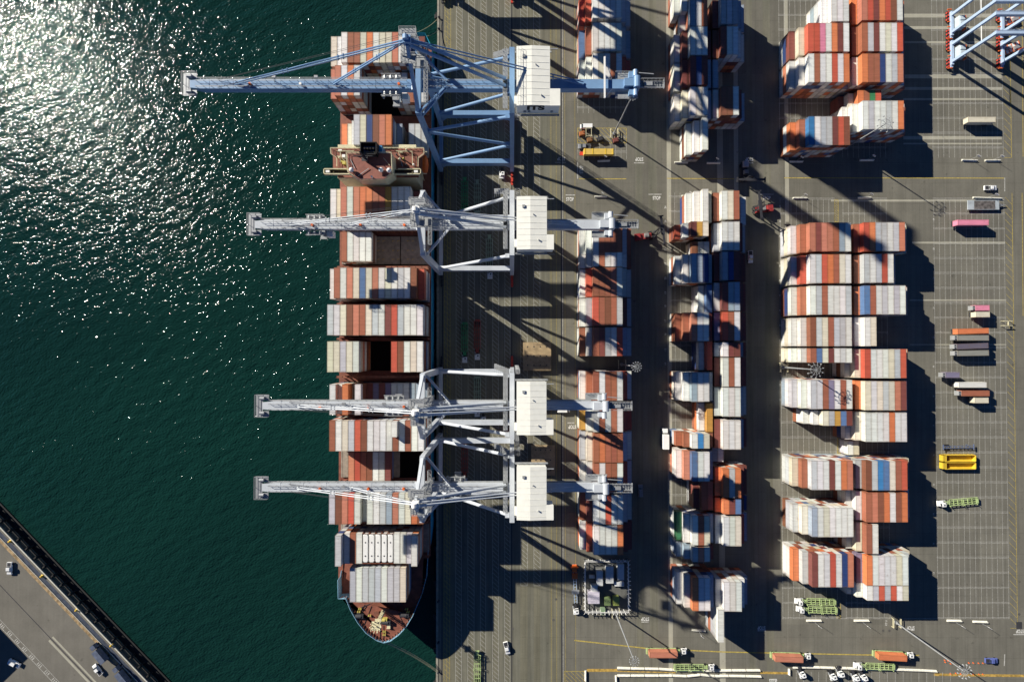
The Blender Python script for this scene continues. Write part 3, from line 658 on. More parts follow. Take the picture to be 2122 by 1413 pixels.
# boat and davits on the landward side, winches and fittings on the foredeck
g = MB(); q = W(880, 340, 17); g.sphere((0, 0, 0), 1.5, 10, 7, .8); g.v = [(q[0] + x, q[1] + y * 2.8, 16 + z) for x, y, z in g.v]; mk('lifeboat', sh(g), ORANGE, ship, True)
g = MB()
for dy in (-4.5, 4.5): g.beam((q[0] - 1.5, q[1] + dy, 10), (q[0] - .8, q[1] + dy, 18.5), .3, .4); g.beam((q[0] - .8, q[1] + dy, 18.5), (q[0] + 1.2, q[1] + dy, 18.2), .3, .3)
mk('davit', sh(g), CREAM, ship)
FD = 11.6
def fit(name, m, pts_, fn):
    for (px_, py_) in pts_:
        q = W(px_, py_, FD); g = MB(); fn(g, q[0], q[1]); mk(name, sh(g), m, ship)
WINCHY = mat('deck_yellow', (.62, .50, .06), .5)
fit('mooring_bitts', WINCHY, ((744.5, 1265.5), (747, 1259.5), (843, 1260), (846, 1266), (766.7, 1273.5), (797, 1306.5), (797, 1313)), lambda g, x, y: (g.tube((x - .4, y, FD), (x - .4, y, FD + .9), .3), g.tube((x + .4, y, FD), (x + .4, y, FD + .9), .3)))
fit('mooring_winch', WINCHY, ((793.7, 1282),), lambda g, x, y: (g.tube((x - 1.1, y, FD + .8), (x + 1.1, y, FD + .8), .7, n=12), g.cbox(x + 1.6, y, FD + .6, .7, 1.2, 1.2), g.cbox(x, y, FD + .1, 3.8, 1.6, .2)))
fit('windlass', DARK, ((800, 1287), (744, 1274), (838, 1272)), lambda g, x, y: (g.tube((x - 1.2, y, FD + .9), (x + 1.2, y, FD + .9), .8, n=12), g.cbox(x + 1.7, y, FD + .7, .8, 1.4, 1.4), g.cbox(x, y, FD + .1, 4, 2, .2)))
fit('deck_hatch', CREAM, ((806, 1294),), lambda g, x, y: (g.box(x - .75, x + .75, y + .8, y + 1.0, FD, FD + 1.1), g.box(x - .75, x + .75, y - 1.1, y - .9, FD, FD + 1.1), g.box(x - .7, x + .7, y - .9, y + .8, FD, FD + .7)))
fit('store_hatch', LASH, ((781, 1270),), lambda g, x, y: g.box(x - 1.1, x + 1.1, y - 1.1, y + 1.1, FD, FD + .8, .1))
g = MB()
for a_, b_ in (((770, 1255), (752, 1300)), ((760, 1255), (740, 1280)), ((816, 1250), (836, 1292)), ((830, 1248), (848, 1286)), ((795, 1296), (795, 1322)), ((788, 1292), (788, 1322)), ((773, 1248), (748, 1258)), ((756, 1252), (745, 1270))):
    g.beam((*W(*a_, FD), FD + .1), (*W(*b_, FD), FD + .1), .14, .2)
mk('mooring_leads', sh(g), DARK, ship)
g = MB(); q = W(794.5, 1266, FD)
g.lattice((*q, FD), (*q, FD + 11), 1.1, 1.1, 1.2, .16); g.tube((*q, FD), (*q, FD + 12), .28)
g.cbox(q[0], q[1], FD + 8.2, 2.6, 2.6, .15); g.cbox(q[0], q[1], FD + 11, 3.6, 3.6, .15)
for k in range(10): t = k * .628; g.beam((q[0] + 1.7 * math.cos(t), q[1] + 1.7 * math.sin(t), FD + 11.1), (q[0] + 2.3 * math.cos(t), q[1] + 2.3 * math.sin(t), FD + 12.3), .3, .3)
g.beam((q[0] - 1.8, q[1], FD + 13), (q[0] + 1.8, q[1], FD + 13), .25, .25)
mk('foremast', sh(g), CREAM, ship)
# white tank-topped units in the thirteenth bay
yb = BAYY[12]
for k in range(5):
    x = SHX + SP * (5 + k) + SP / 2; g = MB(); z1 = 20.2; g.prism([(-1.08, -5.2), (-.8, -5.7), (.8, -5.7), (1.08, -5.2), (1.08, 5.2), (.8, 5.7), (-.8, 5.7), (-1.08, 5.2)], .2, 2.0); g.prism([(-1.08, -5.2), (-.8, -5.7), (.8, -5.7), (1.08, -5.2), (1.08, 5.2), (.8, 5.7), (-.8, 5.7), (-1.08, 5.2)], 2.0, 2.42, [(-.88, -5.0), (-.6, -5.5), (.6, -5.5), (.88, -5.0), (.88, 5.0), (.6, 5.5), (-.6, 5.5), (-.88, 5.0)])
    t = thing('tank_container', 'white rounded tank container near the bow, %s from the left of five side by side' % ORD[k + 1], 'tank container', (x, yb, z1 - 2.5), 0, 'white tank containers near the bow')
    mk('tank', g, WHITE, t); g = MB()
    for sx_ in (-1, 1):
        for sy_ in (-1, 1): g.box(sx_ * 1.2 - .07, sx_ * 1.2 + .07, sy_ * 6.0 - .1, sy_ * 6.0 + .1, 0, 2.5)
        g.box(sx_ * 1.2 - .06, sx_ * 1.2 + .06, -6, 6, 0, .15); g.box(-1.2, 1.2, sx_ * 6 - .1, sx_ * 6 + .1, 2.35, 2.5); g.box(-1.2, 1.2, sx_ * 6 - .1, sx_ * 6 + .1, 0, .2)
    mk('frame', g, LASH, t)
    g = MB(); g.tube((0, -3, 2.4), (0, -3, 2.5), .28, n=12); g.tube((0, 2.4, 2.4), (0, 2.4, 2.5), .28, n=12); mk('manhole', g, DARK, t)
me = geo_mesh('bay_stack', [(templ(L40, 2.68, True), (SHX + SP * (5 + k) + SP / 2, yb, SZ - 0 + j * 2.7), jit(PAL[random.choice('WGCUG')])) for k in range(5) for j in range(3)], CMS)
o = bpy.data.objects.new('container_stack', me); COL.objects.link(o); tag(o, 'tiers of containers carrying the five white tanks near the bow', 'shipping containers', kind='stuff')
# a single 20-foot box on the tenth bay's eleventh stack is part of that bay's top tier
o = bpy.data.objects.new('shipping_container', cmesh(L20, 2.68)); COL.objects.link(o); o.location = (SHX + SP * 10.5, BAYY[9] + 3.0, SZ + 5 * ST); o.color = (*PAL['W'], 1)
tag(o, 'short white container standing alone on top of the tenth ship bay from the stern', 'shipping container', 'containers stacked on the ship')
# mooring lines
ROPE = mat('mooring_rope', (.42, .40, .24), .8)
def rope(a, b, lab, sag=1.2):
    g = MB(); a = Vector(a); b = Vector(b); P = [a + (b - a) * t + Vector((0, 0, -4 * sag * t * (1 - t))) for t in [k / 8 for k in range(9)]]
    for p, q in zip(P, P[1:]): g.tube(p, q, .11, n=6)
    tag(mk('mooring_line', g, ROPE), lab, 'rope', 'mooring lines')
for (a_, b_, l_) in (((803, 1329), (908, 1389), 'uppermost of three mooring lines from the bow to the quay'), ((800, 1331), (907.5, 1391), 'middle of three mooring lines from the bow to the quay'), ((797, 1331), (907, 1393), 'lowest of three mooring lines from the bow to the quay')):
    rope((*W(*a_, 11), 11), (*W(*b_, .9), .9), l_)
rope((*W(862, 68, 9), 9), (*W(909, 38, .9), .9), 'upper of two mooring lines from the stern to the quay')
rope((*W(872, 78, 9), 9), (*W(909, 62, .9), .9), 'lower of two mooring lines from the stern to the quay')

# ---------------------------------------------------------------- ship-to-shore cranes
BLUE = mat('crane_blue', (.17, .29, .46), .42, noise=.10, nscale=.25, rust=.15); PALEB = mat('crane_pale_grey', (.50, .53, .56), .42, noise=.08, nscale=.25, rust=.15)
HOUSE = mat('machinery_house_white', (.78, .77, .69), .5, noise=.04)
def crane(label, yc, hs, hb, ha, tip, back, M, big=False, raised=False, house=(1.7, 11.3, -11.3, 6), hroof=12, letters=None, troll=-60):
    t = thing('gantry_crane', label, 'gantry crane', (0, yc, 0), 0, 'ship-to-shore cranes along the quay')
    XS = -31.2; pz = 12.5 if big else 15
    for x in (XS, 0):
        for y in (-hs, hs):
            g = MB(); g.beam((x, y, 4.6), (x, y, hb + .9), 1.7, 2.6, 1.6, 1.9); mk('leg', g, M, t)
            g = MB(); s = 1 if y > 0 else -1
            for k in range(4): g.cbox(x, y + s * (-1.5 + 2.1 * k), 1.1, 1.1, 1.7, .9); g.tube((x - .28, y + s * (-1.5 + 2.1 * k), .42), (x + .28, y + s * (-1.5 + 2.1 * k), .42), .4, n=10)
            g.cbox(x, y + s * 1.6, 2.0, .9, 6.5, .8); g.cbox(x, y + s * .8, 3.0, 1.0, 3.6, 1.2); g.cbox(x, y + s * 5.6, 1.2, .8, .9, .8)
            mk('bogie', g, RED if x == 0 else DARK, t)
        g = MB(); g.beam((x, -hs, 4.4), (x, hs, 4.4), 1.5, 1.8); mk('sill_beam', g, M, t)
        g = MB(); zt = hb + 1.7; g.beam((x, -hs - .8, zt), (x, hs + .8, zt), 1.7, 1.6); mk('top_beam', g, M, t)
    for y in (-hs, hs):
        g = MB(); g.beam((XS - .9, y, pz), (.9, y, pz), 1.9, 3.2); g.beam((XS + .6, y, pz - 4.5), (XS + 3.6, y, pz - 1), 1.2, 1.4); g.beam((-.6, y, pz - 4.5), (-3.6, y, pz - 1), 1.2, 1.4)
        mk('portal_beam', g, M, t)
        if big: segs = (((XS, 14), (-1, 30)), ((XS, 42), (-1, 31)), ((XS, 43), (-1, hb - 2)))
        else: segs = (((XS + 1, pz + 1), (-1.2, hb - 3)),)
        for (a, b) in segs:
            g = MB(); g.tube((a[0] + .6, y, a[1]), (b[0], y, b[1]), .62 if not big else .58, n=12)
            for q, u in ((a, .5), (b, -.5)): g.cbox(q[0] + u, y, q[1], 1.5, 1.5, 1.5)
            mk('brace', g, M, t, False)
    # main girder and hinged boom
    w = 1.55
    g = MB(); xh = XS - 2.2
    g.box(xh, back, -w, w, hb - 2.7, hb); mk('girder', g, M, t)
    if raised:
        g = MB(); L_ = xh - tip; a = R(83); e = (xh - L_ * math.cos(a), 0, hb - 1 + L_ * math.sin(a))
        g.beam((xh, 0, hb - 1), e, 4.8, 3.6); bo = mk('boom', g, M, t)
        g = MB(); g.cbox(e[0], 0, e[2], 2, 8.5, 2); mk('boom_tip_platform', g, STEEL, t)
    else:
        g = MB(); g.hexa([(tip + 1.5, -w * .8, hb - 1.5), (tip + 5, -w, hb - 2.7), (tip + 5, w, hb - 2.7), (tip + 1.5, w * .8, hb - 1.5), (tip + 1.5, -w * .8, hb), (tip + 5, -w, hb), (tip + 5, w, hb), (tip + 1.5, w * .8, hb)])
        g.box(tip + 5, xh - .25, -w, w, hb - 2.7, hb); g.tube((xh - .1, -w - .4, hb - .3), (xh - .1, w + .4, hb - .3), .5)
        for k in range(int((xh - tip - 8) / 8)): x = tip + 8 + 8 * k; g.box(x - .06, x + .06, -w - .12, w + .12, hb - 2.75, hb + .05)
        mk('boom', g, M, t)
        g = MB(); g.box(tip - .9, tip + 1.5, -3.9, 3.9, hb - .5, hb - .3)
        for s in (-1, 1): g.rail((tip - .9, s * 3.9, hb - .3), (tip + 3.6, s * 3.9, hb - .3)); g.box(tip + 1.5, tip + 3.6, min(s * 1.9, s * 3.9), max(s * 1.9, s * 3.9), hb - .5, hb - .4); g.tube((tip + .6, s * 2.6, hb), (tip + 2.2, s * 2.6, hb), .6, n=10)
        g.rail((tip - .9, -3.9, hb - .3), (tip - .9, 3.9, hb - .3)); mk('boom_tip_platform', g, STEEL, t)
        # walkway on the boom top
        g = MB()
        for (x0, x1) in ((tip + 4, xh - 2), (xh + 4, -1.5)): g.rail((x0, -w + .35, hb), (x1, -w + .35, hb), 1.1, 2.6, .11); g.rail((x0, .75, hb), (x1, .75, hb), 1.1, 2.6, .11)
        g.rail((tip + 4, w + .5, hb - .8), (xh - 2, w + .5, hb - .8), 1.1, 3.2, .09)
        for x0, x1 in ((tip + 3, xh - 1), (xh + 3, back - 6)): g.box(x0, x1, w + .02, w + .55, hb - .85, hb - .78)
        mk('walkway', g, GALV, t)
        for k, x in enumerate((tip + 22, tip + 39, -38)):
            g = MB(); g.tube((x, -.3, hb), (x, -.3, hb + .9), .45, n=10); mk('floodlight', g, ORANGE if k != 1 or not big else WHITE, t)
        for x in (tip + 30, tip + 44):
            g = MB(); g.beam((x, 1.0, hb), (x + 1, 1.0, hb + 2.6), .12, .12); g.beam((x, .2, hb + .1), (x + 1, 1.0, hb + 2.6), .1, .1); g.cbox(x + 1, 1.0, hb + 2.6, 1.2, .8, .5)
            mk('rope_support', g, STEEL, t)
    # apex frame above the waterside legs
    ax = XS + .9
    for s in (-1, 1):
        g = MB(); g.beam((XS, s * hs, hb + 2), (ax, s * 1.1, ha), 1.15, 1.15, .9, .9); mk('apex_leg', g, M, t)
        g = MB(); g.tube((ax + .5, s * .9, ha - .6), (-2.2, s * 1.2, hb + 1.2), .55, .55, 10); mk('back_leg', g, M, t)
        g = MB(); g.beam((XS + .8, s * hs, hb - 1), (XS + 9.5, s * .9, hb + .3), .8, .8)
        if big: g.beam((XS + .6, s * hs, hb + 2), (XS + 9, s * 1, hb + .4), .6, .6)
        mk('knee_brace', g, M, t)
        g = MB(); g.tube((ax + .3, s * .45, ha + .2), (22 if not big else 24, s * .45, hb + .4), .20, n=8); g.cbox(10, s * .45, hb + (ha - hb) * .27 + .2, .5, .25, 1.7); g.cbox(13.5, s * .45, hb + (ha - hb) * .17 + .2, .5, .25, 1.7)
        mk('back_stay', g, M, t)
        if not raised:
            for x1 in (tip + 17 if big else tip + 14, -60 if big else -57):
                g = MB(); g.tube((ax - .6, s * .35, ha + .1), (x1, s * .35, hb + .3), .23 if big else .17, n=8)
                for fr in (.33, .36, .66, .69): p = Vector((ax - .6, s * .55, ha + .1)).lerp(Vector((x1, s * .35, hb + .3)), fr); g.cbox(p.x, p.y, p.z, .3, .5, .8)
                mk('fore_stay', g, M, t)
        g = MB(); x1 = tip + 17 if not raised else -36
        if not raised:
            for k in range(2): g.tube((ax - 1, s * (1.0 + .6 * k), ha + .6), (x1 - 6, s * (1.2 + .2 * k), hb + .2), .05, n=5)
            mk('hoist_rope', g, DARK, t)
    g = MB(); g.cbox(ax, 0, ha + .3, 2.2, 2.2, 1.8); g.tube((ax - .2, -.6, ha + 1.6), (ax - .2, .6, ha + 1.6), .9, n=12); mk('apex_head', g, WHITE if not big else M, t)
    for (x0, x1, y0, y1, z) in ((ax - 2.5, ax + 2.4, 2, 4.2, ha - 1), (ax - 2.2, ax + 2.0, -4.6, -2.2, ha - 3.5), (ax - 3, ax - 1.2, -3, 3, ha - 6), (ax - 1.0, ax + 3.5, -3, 1.5, ha - 9)):
        g = MB(); g.box(x0, x1, y0, y1, z, z + .08)
        for p, q in (((x0, y0), (x1, y0)), ((x1, y0), (x1, y1)), ((x1, y1), (x0, y1)), ((x0, y1), (x0, y0))): g.rail((*p, z), (*q, z), 1.1, 1.2, .10)
        mk('apex_platform', g, GALV, t)
    g = MB(); g.lattice((XS + 2.6, -hs + 3, hb + 2.5), (XS + 2.6, hs - 4, hb + 2.5), 1.2, 1.1, 1.3, .12); g.lattice((XS + 3.2, 3, hb), (XS + 2.4, 3, ha - 1), 1.4, 1.4, 1.4, .10)
    mk('stair_tower', g, GALV, t)
    g = MB(); g.lattice((-2.3, -hs + 2, hb + .5), (-2.3, hs + 1, hb + .5), 1.5, 1.1, 1.5, .11); g.box(-3.0, -1.6, -hs + 2, hs + 1, hb - .1, hb)
    for k in range(7): g.cbox(-1.5 - k * .75, hs + 1.5 + .25 * k, hb - 1 - k * .8, 1.0, 2.0, .12); g.rail((-1.8 - k * .75, hs + .6, hb - 1 - k * .8), (-1.8 - k * .75, hs + 2.6, hb - 1 - k * .8), 1.0, 1, .08)
    g.lattice((2.0, hs + 1.4, 6), (2.0, hs + 1.4, hb), 1.5, 1.5, 2.2, .10); mk('landside_stairs', g, GALV, t)
    # machinery house
    x0, x1, y0, y1 = house; z0, z1 = hb + hroof - 6.2 - (2 if not big else 2), hb + hroof - (2 if not big else 2)
    z0, z1 = (59, 64.6) if big else (50.2, 55.4)
    g = MB(); g.box(x0, x1, y0, y1, z0, z1); g.box(x1 - .05, x1 + (3.3 if big else 2.4), y0, y0 + (5.2 if big else 4.8), z0, z1 - .15); g.box(x0 - .9, x0, y0 + 1, y0 + 3.6, z0 + 2, z1 - 1.2); hs_ = mk('machinery_house', g, HOUSE, t)
    g = MB(); xm = (x0 * .55 + x1 * .45); e = .15
    g.prism([(x0 - e, z1), (xm, z1 + .45), (x1 + e, z1)], y0 - e, y1 + e); g.v = [(x, z, y) for x, y, z in g.v]; g.box(x1 + e, x1 + (3.4 if big else 2.5), y0 - e, y0 + (5.3 if big else 4.9), z1 - .15, z1 + .02)
    for k in range(9): yy = y0 + (y1 - y0) * (k + .5) / 9; g.beam((x0 + .1, yy, z1 + .06), (xm, yy, z1 + .5), .05, .05); g.beam((xm, yy, z1 + .5), (x1 - .1, yy, z1 + .06), .05, .05)
    mk('roof', g, HOUSE, hs_)
    g = MB(); g.cbox(x0 + 2.2, y1 - 3.2, z1 + .45, .9, .9, .5); g.tube((x1 - 2.6, y0 + 3, z1), (x1 - 2.6, y0 + 3, z1 + .7), .25); mk('roof_vent', g, GALV, hs_)
    g = MB(); g.tube((x1 - 4.4, y1 - 6, z1 + .1), (x1 - 4.4, y1 - 6, z1 + .8), .2); mk('roof_pipe', g, STEEL, hs_)
    g = MB(); g.box(x0 - .5, x1 + (3.6 if big else .6), y0 - .9, y0 - .15, z0 - .1, z0); g.rail((x0 - .5, y0 - .9, z0), (x1 + 3, y0 - .9, z0), 1.1, 1.6, .09); mk('house_gallery', g, GALV, t); g = MB(); g.rail((x0 - .6, y1 + .9, z0 + 2), (x1 + .6, y1 + .9, z0 + 2), 1.1, 1.6, .09); g.box(x0 - .6, x1 + .9, y1 + .2, y1 + .9, z0 + 1.9, z0 + 2)
    g.beam((x1 + .3, y1 - .6, z1 - .2), (x1 + 2.6, y1 - .6, z1 - .2), .25, .3)
    mk('house_gallery', g, GALV, t)
    g = MB()
    for xx in (x0 + .4, x0 + 1.5): g.rail((xx, y0 + .3, z1 + .1), (xx, y1 - .6, z1 + .1), 1.0, 2.6, .035 if not big else .06)
    if big: mk('roof_rail', g, GALV, t)
    if letters:
        g = MB(); add_text(g, letters, 2.9, Matrix.Translation(((x0 + x1) / 2 + .8, y0 - .03, z0 + 3.7)) @ Matrix.Rotation(R(90), 4, 'X') @ Matrix.Diagonal((1.5, 1, 1, 1)), 1.3, .15)
        g2 = MB(); g2.v = g.v + [(x, y - .04, z) for x, y, z in g.v]; g2.f = [f for f in g.f] + [tuple(i + len(g.v) for i in f) for f in g.f]
        mk('lettering', g2, BLACK, hs_)
        for xx in (x0 + 2.2, x0 + 3.6, x1 + .6):
            g = MB(); g.box(xx, xx + .8, y0 - .12, y0, z0 + 1.2, z0 + 2.0)
            for k in range(3): g.box(xx - .05, xx + .85, y0 - .2, y0 - .1, z0 + 1.25 + k * .26, z0 + 1.32 + k * .26)
            mk('vent', g, STEEL, hs_)
    # rear sheaves and platforms at the landward end
    g = MB(); bx_ = back
    g.cbox(bx_ - 3.5, 0, hb + .7, 3.8, 2.6, 1.4); g.tube((bx_ - 1.2, -1.8, hb + 1.2), (bx_ - 1.2, 1.8, hb + 1.2), 1.1, n=12)
    for s in (-1, 1): g.cbox(bx_ - 2.6, s * 2.9, hb - .2, 2.2, 2.0, 1.6); g.tube((bx_ - 1.6, s * 2.3, hb + .6), (bx_ - 1.6, s * 4.3, hb + .6), .8, n=10); g.beam((bx_ - 2, 0, hb + .1), (bx_ - 2, s * 4.6, hb + .1), .5, .5)
    mk('sheave_block', g, M, t)
    g = MB()
    for s in (-1, 1):
        g.beam((bx_, s * 1.0, hb - .4), (bx_ + 8.2, s * 1.0, hb - .4), .3, .4); g.rail((bx_, s * 1.5, hb - .2), (bx_ + 8.2, s * 1.5, hb - .2), 1.1, 1.3, .1); g.rail((bx_ - 8, s * 4.4, hb - 1.2), (bx_ - .5, s * 4.4, hb - 1.2), 1.1, 1.3, .1)
        g.box(bx_ - 8, bx_ - .5, min(s * 2, s * 4.4), max(s * 2, s * 4.4), hb - 1.3, hb - 1.2)
    for k in range(9): g.cbox(bx_ + .6 + k * .9, 0, hb - .3, .12, 2.2, .14)
    g.box(bx_ - .5, bx_ + 8.2, -1.0, 1.0, hb - .75, hb - .68); g.box(bx_ + 1.5, bx_ + 4.2, -.7, .5, hb - .6, hb + .5); g.beam((bx_ + 8.2, -1.6, hb), (bx_ + 8.2, 1.6, hb), .3, .5)
    g.beam((bx_ - .5, 3.2, hb + 1), (bx_ + 4.4, 2.8, hb + 1), .25, .25)
    mk('rear_platform', g, GALV, t)
    if big:
        g = MB(); xx = back - 12; g.beam((xx, -5.4, hb + 1.2), (xx, 8.5, hb + 1.2), .5, .5); g.beam((xx, 8.5, hb + 1), (xx + 2.6, 1.8, hb), .15, .15); g.beam((xx, -5.4, hb + 1), (xx + 2.6, -1.8, hb), .15, .15); mk('maintenance_jib', g, WHITE, t)
    if not raised:
        tr = thing('trolley', None, None); tr.parent = t; tr.location = (troll, 0, hb)
        g = MB()
        for s in (-1, 1):
            g.beam((-3.2, s * 2.6, -1.6), (3.2, s * 2.6, -1.6), .5, .9); g.rail((-3.2, s * 3.6, -1.2), (3.2, s * 3.6, -1.2), 1.1, 1.1, .12); g.box(-3.2, 3.2, min(s * 2.4, s * 3.6), max(s * 2.4, s * 3.6), -1.3, -1.2)
            for x in (-2, 0, 2): g.tube((x, s * 2.2, -.7), (x, s * 3.2, -.7), .45, n=8)
        for x in (-3, 3): g.beam((x, -3.4, -3.1), (x, 3.4, -3.1), .5, .5)
        mk('trolley_frame', g, GALV, tr)
        g = MB(); g.box(3.0, 5.4, -3.6, -1.4, -6.2, -3.4, .1); mk('cab', g, WHITE, tr)
        g = MB(); g.box(2.7, 3.15, -3.4, -1.6, -6.0, -3.9); mk('cab_window', g, GLASS, tr)
        g = MB(); g.box(-1.1, 1.1, -3.0, 3.0, -9.3, -8.9); g.box(-1.2, 1.2, -1.4, 1.4, -8.9, -8.0)
        for s in (-1, 1): g.box(-1.25, 1.25, s * 3.0 - .25, s * 3.0 + .25, -9.6, -8.8)
        mk('spreader', g, STEEL, tr)
        g = MB()
        for x in (-.9, .9):
            for y in (-1.5, 1.5): g.tube((x, y, -8), (x * 1.6, y * 1.2, -2), .05, n=5)
        mk('hoist_ropes', g, DARK, tr)
    return t
crane('large blue gantry crane over the stern, machinery house lettered ITS', 88.6, 10.2, 56, 79.5, -110, 43, BLUE, True, False, (1.6, 12.0, -11.4, 7.4), letters='ITS', troll=-41)
c2 = crane('pale grey gantry crane with its boom over the ship just ahead of the bridge', 43.4, 10.6, 47, 65, -92.5, 36.4, PALEB, house=(1.7, 11.6, -10.4, 7.2), troll=-70)
def crane_copy(src, yc, lab, hy, tx):
    c = copy_tree(src); c.location.y = yc; c['label'] = lab
    for ch in c.children:
        b = ch.name.split('.')[0]
        if b in ('machinery_house', 'house_gallery'): ch.location.y += hy
        if b == 'trolley': ch.location.x = tx
    return c
c3 = crane('upper of the two close-set pale grey gantry cranes over the forward bays', -20.6, 10.6, 47, 65, -89.4, 34.0, PALEB, house=(1.7, 11.4, -8.6, 8.9), troll=-42)
crane_copy(c3, -49.3, 'lower of the two close-set pale grey gantry cranes, the one nearest the bow', .3, -20)
crane('blue gantry crane with raised boom just above the picture, known by its shadow', 170.5, 10.2, 56, 79.5, -106, 43, BLUE, True, True, (1.6, 12.0, -11.4, 7.4))
crane('second blue gantry crane with raised boom further above the picture, known by its shadow', 196, 10.2, 56, 79.5, -106, 43, BLUE, True, True, (1.6, 12.0, -11.4, 7.4))

# ---------------------------------------------------------------- light masts
def mast(label, base, h, ring, n=12, cage=True, skip=()):
    x, y = W(*base); t = thing('light_mast', label, 'light mast', (x, y, 0), 0, 'high light masts')
    g = MB(); g.tube((0, 0, 1.0), (0, 0, h), .36, .17, 10); g.tube((0, 0, 0), (0, 0, 1.0), .8, .7, 12); mk('pole', g, GALV, t)
    g = MB()
    for k in range(n):
        a = 2 * math.pi * k / n + .2; r = ring
        if ring > 3: g.beam((0, 0, h + .3), (r * .6 * math.cos(a), r * .6 * math.sin(a), h + .7), .10, .10); g.beam((r * .6 * math.cos(a), r * .6 * math.sin(a), h + .7), (r * math.cos(a), r * math.sin(a), h + .1), .10, .10)
        else: g.beam((.5 * math.cos(a), .5 * math.sin(a), h), (r * math.cos(a), r * math.sin(a), h), .10, .10)
    for k in range(24):
        a, b = 2 * math.pi * k / 24, 2 * math.pi * (k + 1) / 24; q = ring * (.62 if ring > 2.8 else .45)
        g.beam((q * math.cos(a), q * math.sin(a), h), (q * math.cos(b), q * math.sin(b), h), .12, .12)
    mk('head_frame', g, GALV, t)
    for k in range(n):
        if k in skip: continue
        a = 2 * math.pi * k / n + .2; g = MB(); g.tube((ring * math.cos(a), ring * math.sin(a), h - .35), (ring * math.cos(a), ring * math.sin(a), h + .2), .26 if ring > 2.2 else .2, .14, 8); mk('lamp', g, GALV, t)
    if cage:
        for s in (-1, 1):
            g = MB(); g.beam((s * 1.6, -1.9, 0), (s * 1.6, -1.9, 1.5), .2, .2); g.beam((s * 1.6, 1.9, 0), (s * 1.6, 1.9, 1.5), .2, .2); g.beam((s * 1.6, -1.9, 1.4), (s * 1.6, 1.9, 1.4), .22, .22); g.beam((s * 1.6, -1.9, .8), (s * 1.6, 1.9, .8), .18, .18); mk('guard_rail', g, CREAM, t)
    return t
mast('tall leaning-looking light mast at lower right with a spoked ring of lamps', (1855, 1288), 34.0, 2.6, 12)
mast('tall light mast rising from the fenced power compound', (1275, 1268), 34.5, 1.8, 12)
mast('light mast beside the parked yellow container, its head hidden by the blue crane', (1272, 278), 34.0, 1.8, 12)
mast('light mast in the gap of the widest container block, lamps on long curved arms', (1622, 761), 24.0, 3.2, 11, True, (2, 3))
mast('light mast over the top right stacks, its lamps spread against white containers', W and (1752, 307), 24.0, 3.2, 8, False)
mast('light mast in the gap of the block nearest the cranes', (1288, 755), 27.0, 1.9, 12)
# ---------------------------------------------------------------- yard gantries (rubber tyred)
RTGB = mat('gantry_light_blue', (.36, .46, .60), .45, noise=.08)
def rtg(label, yc):
    t = thing('yard_gantry', label, 'yard gantry', (196.5, yc, 0), 0, 'rubber tyred yard gantries'); hl = 3.9
    for x in (0, 22.6):
        for y in (-hl, hl):
            g = MB(); g.beam((x, y, 2.6), (x, y, 21.6), 1.0, 1.15); mk('leg', g, RTGB, t)
            for dy in (-1.5, .1, 1.6):
                g = MB(); g.tube((x - 1.1, y * 1.05 + dy, .75), (x - .45, y * 1.05 + dy, .75), .75, n=12); w_ = mk('wheel', g, BLACK, t)
                g = MB(); g.tube((x - 1.16, y * 1.05 + dy, .75), (x - 1.1, y * 1.05 + dy, .75), .4, n=10); g.cbox(x - .9, y * 1.05 + dy, 1.62, .6, .9, .12); mk('rim', g, RED, w_)
        g = MB(); g.beam((x, -hl - 1.5, 2.1), (x, hl + 1.5, 2.1), 1.0, 1.0); g.box(x - .4, x + .6, -hl - 2.4, -hl - 1.5, 1.2, 2.0); mk('sill_beam', g, RTGB, t)
        for yb in (-hl - 2.75, -hl + 2.75, hl - 2.75, hl + 2.75): g = MB(); g.box(x - 1.5, x + .3, yb - .15, yb + .15, 1.5, 2.0); mk('bumper', g, ORANGE, t)
    for y in (-hl, hl): g = MB(); g.beam((-.6, y, 22.2), (23.4, y, 22.2), 1.3, 1.5); g.rail((-.6, y + .9, 22.2), (23.4, y + .9, 22.2), 1.0, 2.4, .08); mk('girder', g, RTGB, t)
    g = MB(); g.beam((0, -hl, 16), (0, hl, 16), .22, .22); mk('tie_rod', g, WHITE, t)
    g = MB(); g.box(1.2, 4.0, -3.0, 2.2, 2.0, 4.6, .1); g.box(1.5, 3.6, -2.4, -.4, 4.6, 4.9); g.box(1.5, 3.6, .1, 1.7, 4.6, 4.9); mk('engine_house', g, mat('engine_house_grey', (.45, .52, .56), .5), t)
    g = MB(); g.beam((4.6, -3.6, 3.2), (4.6, 2.6, 3.2), .35, 1.6); mk('radiator_guard', g, ORANGE, t)
    tr = bpy.data.objects.new('trolley', None); COL.objects.link(tr); tr.parent = t; tr.location = (18.5, 0, 23)
    g = MB(); g.box(-2.6, 2.6, -4.4, 4.4, 0, .5); g.box(-1.5, 1.5, -2, 2, .5, 2.0, .1); mk('trolley_frame', g, WHITE, tr); g = MB(); g.box(-4.4, -2.6, -1.2, 1.2, -2.9, -.6, .1); mk('cab', g, GLASS, tr)
    g = MB(); g.box(-1.2, 1.2, -3.2, 3.2, -4.2, -3.8); mk('spreader', g, YEL, tr)
    return t
rtg('pale blue yard gantry at top right, the upper of two', W(1965, 56)[1]); rtg('pale blue yard gantry at top right, the lower of two', W(1965, 116)[1])
